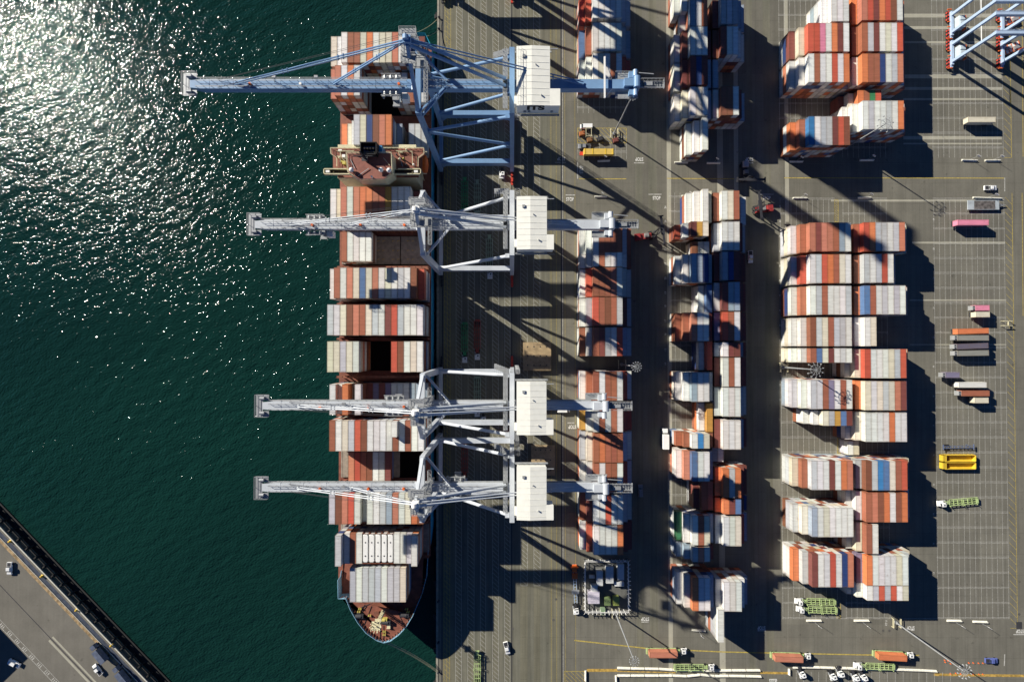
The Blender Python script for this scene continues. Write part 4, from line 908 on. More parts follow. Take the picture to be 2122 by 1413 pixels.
def service_truck(label, px, py, rz):
    x, y = W(px, py); t = thing('service_platform', label, 'platform trailer', (x, y, 0), rz)
    g = MB(); g.box(-3.8, 3.8, -1.9, 1.9, .9, 1.2); mk('bed', g, WHITE, t); g = MB()
    for k in range(5): X = -3.6 + 1.8 * k; g.beam((X, -2, 1.3), (X, 2, 1.3), .22, .22); g.beam((X, -2, 1.3), (X, -2, 3.0), .18, .18)
    g.beam((-3.6, -2, 3), (3.6, -2, 3), .2, .2); mk('frame', g, ORANGE, t); g = MB(); g.cbox(-2, .5, 1.6, 2.4, 1.2, .8); g.cbox(1.6, -.4, 1.6, 2.4, 1.4, .8); mk('equipment', g, GALV, t); g = MB()
    for X in (-2.6, -1.4, 1.4, 2.6):
        for s in (-1, 1): g.tube((X, s * 1.2, .45), (X, s * 1.6, .45), .45, n=10)
    mk('wheels', g, BLACK, t)
service_truck('white platform trailer with orange frame between the yard gantry legs, upper one', 2089, 45, .35)
service_truck('white platform trailer with orange frame at the right edge under the gantries, lower one', 2092, 103, .35)
# ---------------------------------------------------------------- vehicles
CABW = mat('cab_white', (.78, .78, .76), .35, noise=.04)
def wheels(t, xs, w, r=.5, name='wheel'):
    for x in xs:
        for s in (-1, 1): g = MB(); g.tube((x, s * w - .15, r), (x, s * w + .15, r), r, n=12); mk(name, g, BLACK, t)
def tractor_parts(t, x0):                                   # yard tractor: chassis, offset cab; front towards +x
    g = MB(); g.box(x0, x0 + 4.6, -.45, .45, .6, .95); g.box(x0 + .1, x0 + 1.7, -.5, .5, .95, 1.2); mk('tractor_frame', g, DARK, t)
    g = MB(); g.box(x0 + 2.3, x0 + 4.0, -.45, 1.15, .9, 2.75, .06); g.box(x0 + 4.0, x0 + 4.9, -1.15, 1.15, .6, 1.25, .05); g.box(x0 + 2.6, x0 + 4.0, -1.15, -.45, .9, 1.6, .05); c = mk('cab', g, CABW, t)
    g = MB(); g.box(x0 + 3.98, x0 + 4.03, -.3, 1.0, 1.6, 2.5); g.box(x0 + 2.28, x0 + 2.33, -.3, 1.0, 1.6, 2.4); g.box(x0 + 2.6, x0 + 3.6, 1.13, 1.17, 1.6, 2.4); g.box(x0 + 2.75, x0 + 3.35, 0, .7, 2.74, 2.78); mk('cab_window', g, GLASS, c)
    g = MB(); g.tube((x0 + 2.1, -.8, .9), (x0 + 2.1, -.8, 3.0), .12); g.tube((x0 + 1.2, -.95, .8), (x0 + 2.3, -.95, .8), .33, n=10); mk('exhaust', g, GALV, t)
    wheels(t, (x0 + .9,), .95, .52); wheels(t, (x0 + 3.9,), 1.0, .5)
def cradle(t, m, x0=-6.6, dark=False):                      # terminal trailer with two corner-guide cradles
    g = MB()
    for s in (-1, 1): g.beam((x0, s * .5, 1.15), (x0 + 13.2, s * .5, 1.15), .22, .35)
    for a in (x0 + .6, x0 + 6.9):
        for s in (-1, 1): g.beam((a, s * 1.32, 1.35), (a + 5.6, s * 1.32, 1.35), .26, .30); g.beam((a, s * 1.42, 1.35), (a, s * 1.62, 2.0), .2, .2); g.beam((a + 5.6, s * 1.42, 1.35), (a + 5.6, s * 1.62, 2.0), .2, .2)
        for k in range(4): g.beam((a + 5.6 / 3 * k, -1.4, 1.33), (a + 5.6 / 3 * k, 1.4, 1.33), .22, .22)
    g.box(x0 - .3, x0 + .3, -1.2, 1.2, .8, 1.5); g.box(x0 + 12.9, x0 + 14.3, -.7, .7, 1.1, 1.35); g.box(x0 + 14.2, x0 + 14.45, -.9, .9, .9, 1.6); mk('cradle_frame', g, m, t)
    wheels(t, (x0 + 1.2, x0 + 2.5), .95, .5); g = MB(); g.beam((x0 + 11.6, -.8, 0), (x0 + 11.6, -.8, 1.1), .18, .18); g.beam((x0 + 11.6, .8, 0), (x0 + 11.6, .8, 1.1), .18, .18); mk('landing_leg', g, DARK, t)
def terminal_truck(label, px, py, ang, m=None, tractor=True, group='terminal trailers and trucks'):
    x, y = W(px, py, 1.3); t = thing('terminal_trailer' if not tractor else 'terminal_truck', label, 'terminal truck' if tractor else 'trailer', (x, y, 0), R(ang), group)
    cradle(t, m or LIME)
    if tractor: tractor_parts(t, 6.2)
    return t
def box_on(label, px, py, ang, L, c, h0=1.45, Hc=2.59, patch=None):
    x, y = W(px, py, h0 + Hc); o = bpy.data.objects.new('shipping_container', cmesh(L, Hc)); COL.objects.link(o)
    o.location = (x, y, h0); o.rotation_euler = (0, 0, R(ang + 90)); o.color = (*PAL[c], 1); tag(o, label, 'shipping container', 'containers on trailers'); return x, y
def loaded(label_t, label_c, px, py, ang, c):
    x, y = box_on(label_c, px, py, ang, L40, c, 1.55)
    t = thing('terminal_truck', label_t, 'terminal truck', (x - .0, y, 0), R(ang), 'terminal trailers and trucks'); cradle(t, LIME); tractor_parts(t, 6.2)
loaded('yard truck with white cab and pale green trailer carrying the leftmost red container', 'salmon red container on the yard truck nearest the power compound', 1375.5, 1357, 0, 'S')
loaded('yard truck with white cab carrying a brown-red container, middle of three', 'brown-red container on the middle of three loaded yard trucks', 1636, 1366, -2, 'S')
loaded('yard truck with white cab carrying an orange container below the tall light mast', 'orange-red container on the yard truck below the tall light mast', 1851, 1363, -3, 'O')
terminal_truck('empty pale green terminal trailer with white cab just below the leftmost red container', 1429, 1382, 0)
terminal_truck('empty pale green terminal trailer with white cab facing left along the right barriers', 1822, 1380, 178)
terminal_truck('parked empty pale green terminal truck under the lowest stacks, the upper of a pair', 1700, 1246, 179)
terminal_truck('parked empty pale green terminal truck under the lowest stacks, the lower of a pair', 1703, 1263, 178)
terminal_truck('pale green empty terminal truck with white cab parked askew in the open slots', 1995, 1039, 174 + 11)
QT = 'terminal trailers and trucks'
terminal_truck('green cradle trailer in the shade, leftmost beside the bridge', 963, 404, 90, GREEN, False)
terminal_truck('grey-green cradle trailer in the shade, right of the bright green one', 989, 409, 90, mat('grey_green', (.28, .36, .26), .6), False)
terminal_truck('grey-green cradle trailer under the legs of the crane ahead of the bridge', 1014, 523, 90, MATS['grey_green'], False)
terminal_truck('green cradle trailer with white cab, left of the red one on the quay', 963, 700, -90, GREEN)
terminal_truck('dark red cradle trailer with white cab facing down the quay', 989, 694, -90, mat('dull_red', (.32, .06, .04), .6))
terminal_truck('green cradle truck beneath the boom of the upper close-set crane', 989, 812, -90, MATS['grey_green'])
terminal_truck('dark red cradle truck with white cab between the two close-set cranes', 963, 950, -90, MATS['dull_red'])
terminal_truck('yellow-green cradle trailer in sunlight at the bottom of the quay', 989, 1385, 90, LIME, False)
for (px, py, ang, lab) in ((1040, 360, -90, 'white yard tractor alone at the foot of the blue crane'), (1015, 569, -90, 'white yard tractor below the lower beam of the second crane'), (1001, 868, -90, 'white yard tractor between the legs of the upper close-set crane'), (1194, 1268, -85, 'white yard tractor beside the power compound fence')):
    x, y = W(px, py, 2.5); t = thing('yard_tractor', lab, 'yard tractor', (x, y, 0), R(ang), 'yard tractors without trailers'); tractor_parts(t, -3.2)
for (px, py, ang, lab) in ((1664, 1398, -70, 'first from the left of the white yard tractors parked at the bottom edge'), (1728, 1402, -72, 'second from the left of the white yard tractors parked at the bottom edge'), (1744, 1396, -78, 'third from the left of the white yard tractors parked at the bottom edge'), (1775, 1404, -72, 'fourth from the left of the white yard tractors parked at the bottom edge'), (1792, 1404, -70, 'rightmost of the white yard tractors parked at the bottom edge')):
    x, y = W(px, py, 2.5); t = thing('yard_tractor', lab, 'yard tractor', (x, y, 0), R(ang), 'yard tractors without trailers'); tractor_parts(t, -2.6)
# road chassis with parked containers
def chassis(label, px, py, ang, L, m=DARK, h=1.2, legs=True):
    x, y = W(px, py, h); t = thing('road_chassis', label, 'chassis trailer', (x, y, 0), R(ang), 'road chassis parked in the slots')
    g = MB()
    for s in (-1, 1): g.beam((-L / 2, s * .45, h), (L / 2, s * .45, h), .16, .3)
    for k in range(9): X = -L / 2 + L / 8 * k; g.beam((X, -.5, h), (X, .5, h), .14, .2)
    for X in (-L / 2, L / 2): g.beam((X, -1.15, h + .1), (X, 1.15, h + .1), .3, .3)
    mk('frame', g, m, t); wheels(t, (L / 2 - 1.3, L / 2 - 2.6), .95, .5)
    g = MB(); g.beam((-L / 2 + 2.4, -.8, 0), (-L / 2 + 2.4, -.8, h), .16, .16); g.beam((-L / 2 + 2.4, .8, 0), (-L / 2 + 2.4, .8, h), .16, .16); mk('landing_leg', g, m, t)
    return t
REEFER = []
def parked(px, py, ang, L, c, lab, reefer=False):
    x, y = box_on(lab.rstrip(',') + ' container on a chassis in the right-hand slots', px, py, ang, L, c, 1.5)
    t = chassis('dark chassis under the ' + lab.rstrip(',') + ' container', px, py, ang, L + .4); t.location = (x, y, 0)
    if reefer:
        e = L / 2; o = thing('reefer_unit', None, None); o.parent = t; pass
        g = MB(); g.box(-e - 1.3, -e + .02, -1.0, 1.0, 1.7, 3.9, .08); mk('genset', g, GALV, o); g = MB()
        for s in (-.5, .5): g.tube((-e - .7, s, 3.9), (-e - .7, s, 3.98), .32, n=12)
        mk('fan', g, DARK, o)
for a in ((2035, 248, 0, L40, 'C', 'cream forty-foot'), (2017, 461, 0, L45, 'K', 'long pink'), (2036.5, 638, 0, L20, 'K', 'short pink', True), (2037, 651.5, 0, L20, 'C', 'short cream, below the short pink,'),
          (2017, 686, 1.5, L45, 'O', 'orange, top of a row of four,'), (2017, 700, 0, L45, 'Z', 'khaki grey, second of the row of four,', True), (2016, 717, 2, L45, 'D', 'plum-coloured, third of the row of four,', True), (2017, 731.5, 1, L45, 'Z', 'khaki grey, bottom of the row of four,', True),
          (1974.5, 777, 0, L20, 'P', 'short slate grey', True), (2016, 797.5, 0, L40, 'W', 'white forty-foot'), (2022, 815, 0, L40, 'U', 'rust brown forty-foot', True), (2034.5, 829.5, 0, L20, 'C', 'short cream, below the rust brown one,')): parked(*a)
chassis('bare blue-grey skeletal chassis above the yellow bins', 1986, 926, 181, 13.5, mat('slate_blue', (.10, .13, .22), .5), 1.3)
# yellow open bins
for py, lab in ((949.5, 'upper of two yellow open-topped bins with rusty floors'), (965, 'lower of two yellow open-topped bins with rusty floors')):
    x, y = W(1987.5, py, 1.9); t = thing('open_bin', lab, 'open bin', (x, y, 0), 0, 'yellow open bins'); e, w = 7.4, 1.5
    g = MB(); g.box(-e, e, -w, w, .15, .25)
    for s in (-1, 1): g.box(-e, e, s * (w - .09) - .09, s * (w - .09) + .09, .15, 2.1)
    g.box(-e, -e + .9, -w, w, .15, 2.1); g.box(e - .25, e, -w, w, .15, 2.1); g.box(-e + 1.3, -e + 1.9, -w, w, 1.5, 1.95); mk('bin_shell', g, mat('bin_yellow', (.66, .45, .04), .45, noise=.1, rust=.15), t)
    g = MB(); g.box(-e + .9, -e + 4.4, -w + .2, w - .2, .25, .29); mk('rusty_floor', g, mat('bin_rust', (.22, .08, .02), .8, noise=.5, nscale=.7), t)
    g = MB()
    for k in range(9): g.box(-e + .3 + k * 1.75, -e + .5 + k * 1.75, -w - .06, -w, .2, 2.0); g.box(-e + .3 + k * 1.75, -e + .5 + k * 1.75, w, w + .06, .2, 2.0)
    mk('side_ribs', g, MATS['bin_yellow'], t)
# grey flatbed by the upper right corner
x, y = W(2038, 425, 1.2); t = thing('flatbed_trailer', 'pale grey stained flatbed trailer with a drawbar at its right end', 'flatbed trailer', (x, y, 0), 0)
g = MB(); g.box(-7, 7, -2.1, 2.1, .9, 1.25); mk('bed', g, mat('flatbed_grey', (.36, .40, .42), .6, noise=.2), t); g = MB(); g.box(-4.2, 5.2, -1.9, 1.9, 1.25, 1.28); mk('timber_deck', g, mat('stained_timber', (.10, .09, .085), .9, noise=.7, nscale=.7), t)
g = MB(); g.beam((7, 0, .9), (10.5, 0, .7), .25, .25); g.beam((7, .8, .9), (9.2, .1, .8), .2, .2); g.beam((7, -.8, .9), (9.2, -.1, .8), .2, .2); mk('drawbar', g, GALV, t); wheels(t, (-5.5, -4.2, -2.9, 4.5), 1.6, .45)
# yellow container on a red trailer by the light mast
x, y = W(1241, 314, 4); t = thing('spreader_beam', 'long yellow lifting beam box on a red trailer beside the light mast', 'lifting beam', (x, y, 0), 0)
g = MB(); g.box(-6.6, 6.6, -1.25, 1.25, 1.6, 3.9); mk('beam_body', g, mat('lifting_yellow', (.62, .43, .10), .5, noise=.08), t); g = MB()
for X in (-6.1, -2.7, 3.0, 6.2): g.box(X - .18, X + .18, -1.3, 1.3, 3.9, 4.02)
mk('cross_bars', g, MATS['bin_yellow'], t); g = MB(); g.box(-8.1, 6.6, -.8, .8, 1.2, 1.6); mk('trailer_frame', g, RED, t); wheels(t, (-5, 4.4, 5.6), 1.0, .5)
# cars, vans and pickups
def pickup(label, px, py, ang, col='white', bed=True, big=1.0, van=False):
    M_ = {'white': CABW, 'blue': mat('car_blue', (.10, .13, .35), .3), 'grey': mat('car_grey', (.22, .23, .25), .3), 'dark': mat('car_dark', (.02, .03, .05), .3)}[col]
    x, y = W(px, py, 1.2); t = thing('pickup' if not van else 'van', label, 'pickup' if not van else 'van', (x, y, 0), R(ang), 'cars and pickups'); t.scale = (big,) * 3; pf = []
    g = MB(); prof = [(-2.75, .45), (2.7, .45), (2.75, .9), (2.3, 1.08), (1.35, 1.15), (-2.75, 1.1)]
    def ext(prof, w, wt):
        o = len(g.v); n = len(prof)
        for s in (-1, 1):
            for (a, b) in prof: ww = w if b < 1.12 else wt; g.v.append((a, s * ww, b))
        for i in range(n): j = (i + 1) % n; g.f.append((o + i, o + j, o + n + j, o + n + i))
        g.f.append(tuple(range(o, o + n))[::-1]); g.f.append(tuple(range(o + n, o + 2 * n)))
    if van: prof = [(-2.75, .45), (2.7, .45), (2.75, 1.0), (2.2, 1.15), (1.5, 1.95), (-2.6, 2.05), (-2.75, 1.2)]
    ext(prof, 1.0, .86); mk('body', g, M_, t)
    if not van:
        g = MB(); prof = [(-.75, 1.1), (1.35, 1.13), (.75, 1.78), (-.55, 1.82)]
        if not bed: prof = [(-2.6, 1.08), (1.35, 1.13), (.75, 1.75), (-2.2, 1.75)]
        ext(prof, .92, .74); c = mk('cab_roof', g, M_, t)
        g = MB(); g.hexa([(.80, -.7, 1.72), (.80, .7, 1.72), (1.42, .84, 1.13), (1.42, -.84, 1.13), (.86, -.7, 1.77), (.86, .7, 1.77), (1.48, .84, 1.17), (1.48, -.84, 1.17)])
        if bed: g.box(-.86, -.70, -.7, .7, 1.2, 1.7)
        mk('windscreen', g, GLASS, c)
    else: g = MB(); g.hexa([(1.52, -.75, 1.92), (1.52, .75, 1.92), (2.15, .86, 1.2), (2.15, -.86, 1.2), (1.6, -.75, 1.96), (1.6, .75, 1.96), (2.22, .86, 1.24), (2.22, -.86, 1.24)]); mk('windscreen', g, GLASS, t)
    if bed and not van: g = MB(); g.box(-2.6, -.9, -.82, .82, 1.10, 1.125); mk('load_bed', g, DARK, t)
    wheels(t, (-1.75, 1.75), .88, .38)
for a in (('white pickup with orange gear in its bed near the right stop line', 2054, 389, 0), ('blue pickup with white cab beside the cones at lower right', 2056, 1369, 0, 'blue'), ('white pickup driving up the dark aisle right of the middle block', 1556, 532, -90, 'white'),
          ('white pickup alone on the open quay near the bow', 1050, 1343, -76, 'white'), ('dark grey car in the aisle right of the nearest block', 1328, 1017, 92, 'grey', False), ('white pickup with loaded bed on the far quay, nearest the water edge corner', 18, 1178, -90, 'white'),
          ('white car in shadow at the bottom left corner', 28, 1375, -28, 'white', False), ('white pickup beside the dark lorry on the far quay', 201, 1388, 128, 'white'), ('white van with dark load parked by the yellow hatched box', 1215, 262, 180, 'white', True, 1.0, True),
          ('white and dark pickup parked above the yellow lifting beam', 1211, 303, 180, 'grey'), ('white van half hidden under the boom of the upper close-set crane', 1168, 850, 0, 'white', False, 1.0, True)): pickup(*a)
# rigid box lorries
def lorry(label, px, py, ang, mb, mc, L=7.2, h=3.4):
    x, y = W(px, py, h); t = thing('box_lorry', label, 'lorry', (x, y, 0), R(ang)); g = MB(); g.box(-L / 2, L / 2, -1.25, 1.25, 1.0, h, .03); mk('cargo_box', g, mb, t)
    g = MB(); g.box(L / 2 + .5, L / 2 + 2.6, -1.1, 1.1, .6, 2.7, .12); c = mk('cab', g, mc, t); g = MB(); g.box(L / 2 + 2.5, L / 2 + 2.62, -.9, .9, 1.5, 2.4); mk('windscreen', g, GLASS, c)
    g = MB(); g.box(-L / 2, L / 2 + 2.4, -.5, .5, .6, .98); mk('frame', g, DARK, t); wheels(t, (-L / 2 + 1.2, L / 2 + 1.6), 1.05, .5)
lorry('white road truck with a short white box driving up beside the middle block', 1381, 916, 90, CABW, CABW, 6.4, 3.9)
NV = mat('dusty_navy_paint', (.10, .12, .17), .5, noise=.25, rust=.2)
lorry('dusty dark blue box lorry on the far quay above the white pickup', 203, 1362, 130, NV, NV, 6.5)
lorry('second dusty dark blue lorry cut by the bottom edge of the far quay', 250, 1408, 130, NV, NV, 6.5)
# reach stackers / top handlers
def handler(label, px, py, ang, boxc=None, mh=9.5, L=L40, body=None):
    x, y = W(px, py); t = thing('container_handler', label, 'container handler', (x, y, 0), R(ang), 'container handlers')
    body = body or mat('handler_dark_red', (.26, .03, .03), .5, noise=.3)
    g = MB(); g.box(-4.6, 2.6, -1.3, 1.3, .8, 1.9, .05); g.box(-4.9, -2.4, -1.5, 1.5, 1.2, 2.7, .12); mk('chassis_body', g, body, t)
    g = MB(); g.box(-.9, .9, -.95, .95, 2.4, 4.1, .1); c = mk('cab', g, mat('cab_grey', (.25, .24, .23), .4), t); g = MB(); g.box(.86, .93, -.75, .75, 2.8, 3.8); mk('cab_window', g, GLASS, c)
    wheels(t, (-3.6,), 1.35, .85); wheels(t, (2.4,), 1.7, .95)
    g = MB()
    for s in (-1, 1): g.beam((3.6, s * .9, .4), (3.6, s * .9, mh), .32, .5)
    for k in range(6): g.beam((3.6, -.9, 1 + k * (mh - 1.4) / 5), (3.6, .9, 1 + k * (mh - 1.4) / 5), .25, .25)
    for s in (-1, 1): g.beam((.8, s * 1.0, 1.8), (3.5, s * 1.0, mh * .55), .22, .22)
    mk('mast', g, DARK, t); z = mh - 1.0
    g = MB(); g.box(4.2, 5.6, -2.0, 2.0, z - .4, z + .3); g.box(4.5, 5.4, -6.0, 6.0, z - .1, z + .2)
    for s in (-1, 1): g.box(3.9, 6.1, s * 6.0 - .2, s * 6.0 + .2, z - .3, z + .2)
    mk('spreader', g, DARK, t); return t, z
handler('dark red container handler with black mast and empty spreader beside the second row top', 1336, 491, 8, None, 11.5)
t_, z_ = handler('dark red container handler lifting a white container at the edge of the middle block', 1574, 436, 186, 'W', 11.5)
o = bpy.data.objects.new('shipping_container', cmesh(L40, 2.59)); COL.objects.link(o); o.location = W(1540.5, 437, 10.5) + (7.6,); o.color = (*PAL['W'], 1); tag(o, 'white container held in the air by the red handler at the middle block', 'shipping container', 'containers on trailers')
t, z = handler('dark handler with pale hood standing at the corner of the middle block', 1539, 362, -90, None, 9, body=DARK)
g = MB(); g.box(-5.0, -2.2, -1.3, 1.3, 2.72, 3.6, .2); mk('hood', g, mat('mauve_grey', (.42, .36, .36), .5), t)
# red crane truck by the compound
x, y = W(1192, 1212, 1.5); t = thing('skeletal_truck', 'orange-red and white skeletal truck parked along the compound fence', 'truck', (x, y, 0), R(-88)); g = MB()
for s in (-1, 1): g.beam((-9, s * .6, 1.2), (8, s * .6, 1.2), .2, .35)
for k in range(9): g.beam((-3 + k * 1.3, -.7, 1.3), (-3 + k * 1.3, .7, 1.3), .14, .14)
mk('frame', g, RTGB, t); g = MB(); g.box(-9, -5.8, -1.0, 1.0, 1.1, 2.1, .1); g.box(-5.2, -2.8, -1.2, 1.2, 1.1, 1.8, .1); g.box(-8.2, -7.6, -1.6, 1.6, 1.2, 2.4); mk('axle_unit', g, ORANGE, t); g = MB(); g.beam((3, -1.6, 1.4), (3, 1.6, 1.4), 1.8, .15); mk('guard_plate', g, GALV, t); wheels(t, (-8, -6.5, -4), 1.1, .55)
# ---------------------------------------------------------------- hatch covers landed on the quay, power compound
for (x0, y0, x1, y1, lab, hh) in ((1084, 709, 1142, 768, 'square tan ship hatch cover lying on the quay, in part shadow', 2.0), (1101, 923, 1150, 985, 'rusty tan ship hatch cover lying between the two close-set cranes', 1.4)):
    a, b = W(x0, y0, hh), W(x1, y1, hh); t = thing('landed_hatch_cover', lab, 'hatch cover', ((a[0] + b[0]) / 2, (a[1] + b[1]) / 2, 0), 0, 'hatch covers lying on the quay'); w, d = (b[0] - a[0]) / 2, (a[1] - b[1]) / 2
    g = MB(); g.box(-w, w, -d, d, .3, hh); mk('panel', g, mat('tan_hatch_paint', (.34, .25, .14), .75, noise=.25, nscale=.5, rust=.5), t); g = MB()
    for k in range(4):
        for j in range(3): X, Y = -w + 2 + k * (2 * w - 4) / 3, -d + 2.4 + j * (2 * d - 4.4) / 2; g.cbox(X, Y, hh + .04, .5, .5, .08)
    for j in range(3): Y = -d + 2 + j * (2 * d - 3) / 2; g.beam((-w * .3, Y, hh + .05), (w * .6, Y, hh + .05), .1, .08)
    mk('lashing_socket', g, DARK, t); g = MB()
    for s in (-1, 1): g.box(s * (w - .8) - .3, s * (w - .8) + .3, -d + .5, d - .5, 0, .3)
    mk('bearing_pad', g, DARK, t)
a, b = W(1211, 1158), W(1300, 1262); g = MB(); g.box(a[0], b[0], b[1], a[1], .003, .12); struct('compound_slab', g, ground_mat('compound_concrete', (.13, .13, .12), (.16, .16, .14), .3))
ft = thing('compound_fence', 'white posted steel fence round the power compound', 'fence', (a[0], b[1], 0)); wx_, dy_ = b[0] - a[0], a[1] - b[1]
for (p, q) in (((0, 0), (wx_, 0)), ((wx_, 0), (wx_, dy_)), ((wx_, dy_), (0, dy_)), ((0, dy_), (0, 0))):
    g = MB(); g.rail((*p, .1), (*q, .1), 2.6, 1.7, .22); nn = int((Vector(q) - Vector(p)).length / 1.7); nn = max(1, nn)
    for k in range(nn + 1): P_ = Vector(p).lerp(Vector(q), k / nn); c_ = (P_ - Vector((wx_ / 2, dy_ / 2))).normalized() * .9; g.beam((P_.x, P_.y, 2.4), (P_.x + c_.x, P_.y + c_.y, 3.0), .2, .2)
    mk('fence_panel', g, WHITE, ft)
def cabinet(px0, py0, px1, py1, h, m, lab, name='equipment_cabinet', cat='cabinet'):
    a, b = W(px0, py0, h), W(px1, py1, h); w, d = (b[0] - a[0]) / 2, (a[1] - b[1]) / 2
    t = thing(name, lab, cat, ((a[0] + b[0]) / 2, (a[1] + b[1]) / 2, .12), 0, 'cabinets in the power compound'); g = MB(); g.box(-w, w, -d, d, 0, h - .2); mk('housing', g, m, t)
    g = MB(); g.box(-w - .08, w + .08, -d - .08, d + .08, h - .2, h - .1); 
    for k in range(int(d * 2 / .9)): g.box(-w + .1, w - .1, -d + .3 + k * .9, -d + .38 + k * .9, h - .1, h - .04)
    mk('roof', g, m, t); g = MB(); g.box(-w * .6, w * .6, -d - .06, -d, .3, h * .75); mk('door', g, GALV, t)
PG = mat('pale_grey_sheet', (.56, .57, .56), .5, noise=.1); GN = mat('transformer_green', (.16, .22, .09), .6, noise=.15)
cabinet(1237, 1183, 1249, 1213, 2.6, PG, 'rounded pale equipment house, left of the three long ones in the compound'); cabinet(1256, 1174, 1271, 1208, 2.9, PG, 'long pale equipment house in the middle of the compound'); cabinet(1280, 1169, 1293, 1201, 2.6, PG, 'long pale equipment house at the right of the compound')
cabinet(1274, 1206, 1293, 1214, 2.0, PG, 'low wide pale cabinet below the right equipment house'); cabinet(1226, 1213, 1238, 1225, 2.4, PG, 'small ribbed white cabinet above the lavender one'); cabinet(1219, 1226, 1242, 1250, 2.6, mat('lavender_white', (.58, .54, .60), .5, noise=.15), 'large lavender-white cabinet in the lower left of the compound')
cabinet(1253, 1239, 1265, 1254, 2.2, GN, 'dull green transformer, middle of the compound'); cabinet(1271, 1237, 1283, 1254, 2.4, mat('yellow_green', (.28, .32, .08), .6), 'yellow-green transformer right of the dull green one'); cabinet(1245, 1260, 1254, 1273, 2.0, mat('sage_green', (.20, .28, .17), .6), 'sage green cabinet at the lower fence')
x, y = W(1227, 1195, 1.6); t = thing('tank', 'small round white tank in the compound', 'tank', (x, y, .12)); g = MB(); g.tube((-1.2, 0, .9), (1.2, 0, .9), .75, n=14); mk('shell', g, PG, t, True); g = MB(); g.box(-.9, -.6, -.6, .6, 0, .5); g.box(.6, .9, -.6, .6, 0, .5); mk('saddle', g, DARK, t)
# generator gear in the yellow hatched box
for (px, py, m, lab) in ((1206, 277, mat('dull_orange', (.36, .12, .04), .7), 'orange-red generator in the yellow hatched box'), (1222, 290, mat('brown_rust', (.20, .10, .04), .7), 'brown generator on a skid in the yellow hatched box'), (1244, 288, DARK, 'small dark pump at the centre of the yellow hatched box'), (1276, 291, mat('dark_red', (.16, .05, .04), .7), 'dark red compressor by the foot of the light mast')):
    x, y = W(px, py, 1); t = thing('generator', lab, 'generator', (x, y, 0), .2); g = MB(); g.box(-1.2, 1.2, -.9, .9, .3, 1.8, .1); mk('housing', g, m, t); g = MB(); g.box(-1.5, 1.5, -1.0, 1.0, .1, .3); g.tube((.6, 0, 1.8), (.6, 0, 2.3), .15); mk('skid', g, DARK, t)
x, y = W(1220, 274, 2); t = thing('guard_frame', 'cream tubular guard frame in the yellow hatched box', 'frame', (x, y, 0)); g = MB()
for s in (-1, 1): g.beam((s * 1.2, -1.8, 2), (s * 1.2, 1.8, 2), .18, .18); g.beam((-1.2, s * 1.8, 2), (1.2, s * 1.8, 2), .18, .18); g.beam((s * 1.2, 1.8, 0), (s * 1.2, 1.8, 2), .18, .18); g.beam((s * 1.2, -1.8, 0), (s * 1.2, -1.8, 2), .18, .18)
mk('tube_frame', g, CREAM, t)
x, y = W(2089, 670, 1.5); t = thing('guard_frame', 'cream steel guard frame by the right-hand road', 'frame', (x, y, 0)); g = MB()
for s in (-1, 1): g.beam((-1.9, s * 1.0, 1.6), (1.9, s * 1.0, 1.6), .28, .28)
g.beam((0, -1, 1.6), (0, 1, 1.6), .28, .28)
for X in (-1.8, 1.8):
    for s in (-1, 1): g.beam((X, s, 0), (X, s, 1.6), .16, .16)
mk('tube_frame', g, CREAM, t)
# ---------------------------------------------------------------- concrete barriers, aisle signs, cones
BAR = mat('barrier_white', (.72, .70, .60), .7, noise=.15, nscale=1.2)
def barrier(label, a, b, group):
    p, q = Vector(W(*a, .8)), Vector(W(*b, .8)); d = q - p; L = d.length; g = MB(); h = L / 2 - .16
    o = 0; pr = [(-.32, 0), (.32, 0), (.28, .25), (.11, .45), (.09, .85), (-.09, .85), (-.11, .45), (-.28, .25)]
    g.v = [(-h, y * 1.45, z) for y, z in pr] + [(h, y * 1.45, z) for y, z in pr]; n = 8
    g.f = [(i, (i + 1) % n, n + (i + 1) % n, n + i) for i in range(n)] + [tuple(range(n))[::-1], tuple(range(n, 2 * n))]
    o = mk('concrete_barrier', g, BAR); o.location = ((p.x + q.x) / 2, (p.y + q.y) / 2, 0); o.rotation_euler = (0, 0, math.atan2(d.y, d.x)); tag(o, label, 'barrier', group)
up = [(1279, 1385), (1307, 1386), (1336, 1386.5), (1366, 1387), (1395, 1389), (1425, 1390), (1456, 1390.5), (1487, 1390.5), (1517, 1390), (1547, 1390), (1577, 1390)]
for k, (a, b) in enumerate(zip(up, up[1:])): barrier('white concrete barrier, %s from the left in the upper bottom row' % ORD[k + 1], a, b, 'white concrete barriers')
lo = [(1279, 1401), (1307, 1401), (1336, 1401), (1366, 1401), (1394, 1401), (1424, 1402), (1452, 1399), (1482, 1402), (1511, 1401.5), (1546, 1402), (1579, 1403)]
for k, (a, b) in enumerate(zip(lo, lo[1:])): barrier('white concrete barrier, %s from the left in the lower bottom row' % ORD[k + 1], a, b, 'white concrete barriers')
ri = [(1644, 1384), (1672, 1383.5), (1701, 1384), (1730, 1385), (1757, 1385.5), (1785, 1387), (1813, 1387.5), (1850, 1388), (1880, 1389), (1911, 1390), (1944, 1392)]
for k, (a, b) in enumerate(zip(ri, ri[1:])): barrier('white concrete barrier, %s from the left in the right bottom row' % ORD[k + 1], a, b, 'white concrete barriers')
barrier('white concrete barrier set upright at the left end of the right bottom row', (1637, 1386), (1637, 1400), 'white concrete barriers'); barrier('white concrete barrier standing end-on beside the yellow hatched corner', (1214, 1390), (1214, 1413), 'white concrete barriers'); barrier('white concrete barrier end-on at the left end of the lower row', (1277, 1400), (1278, 1420), 'white concrete barriers')
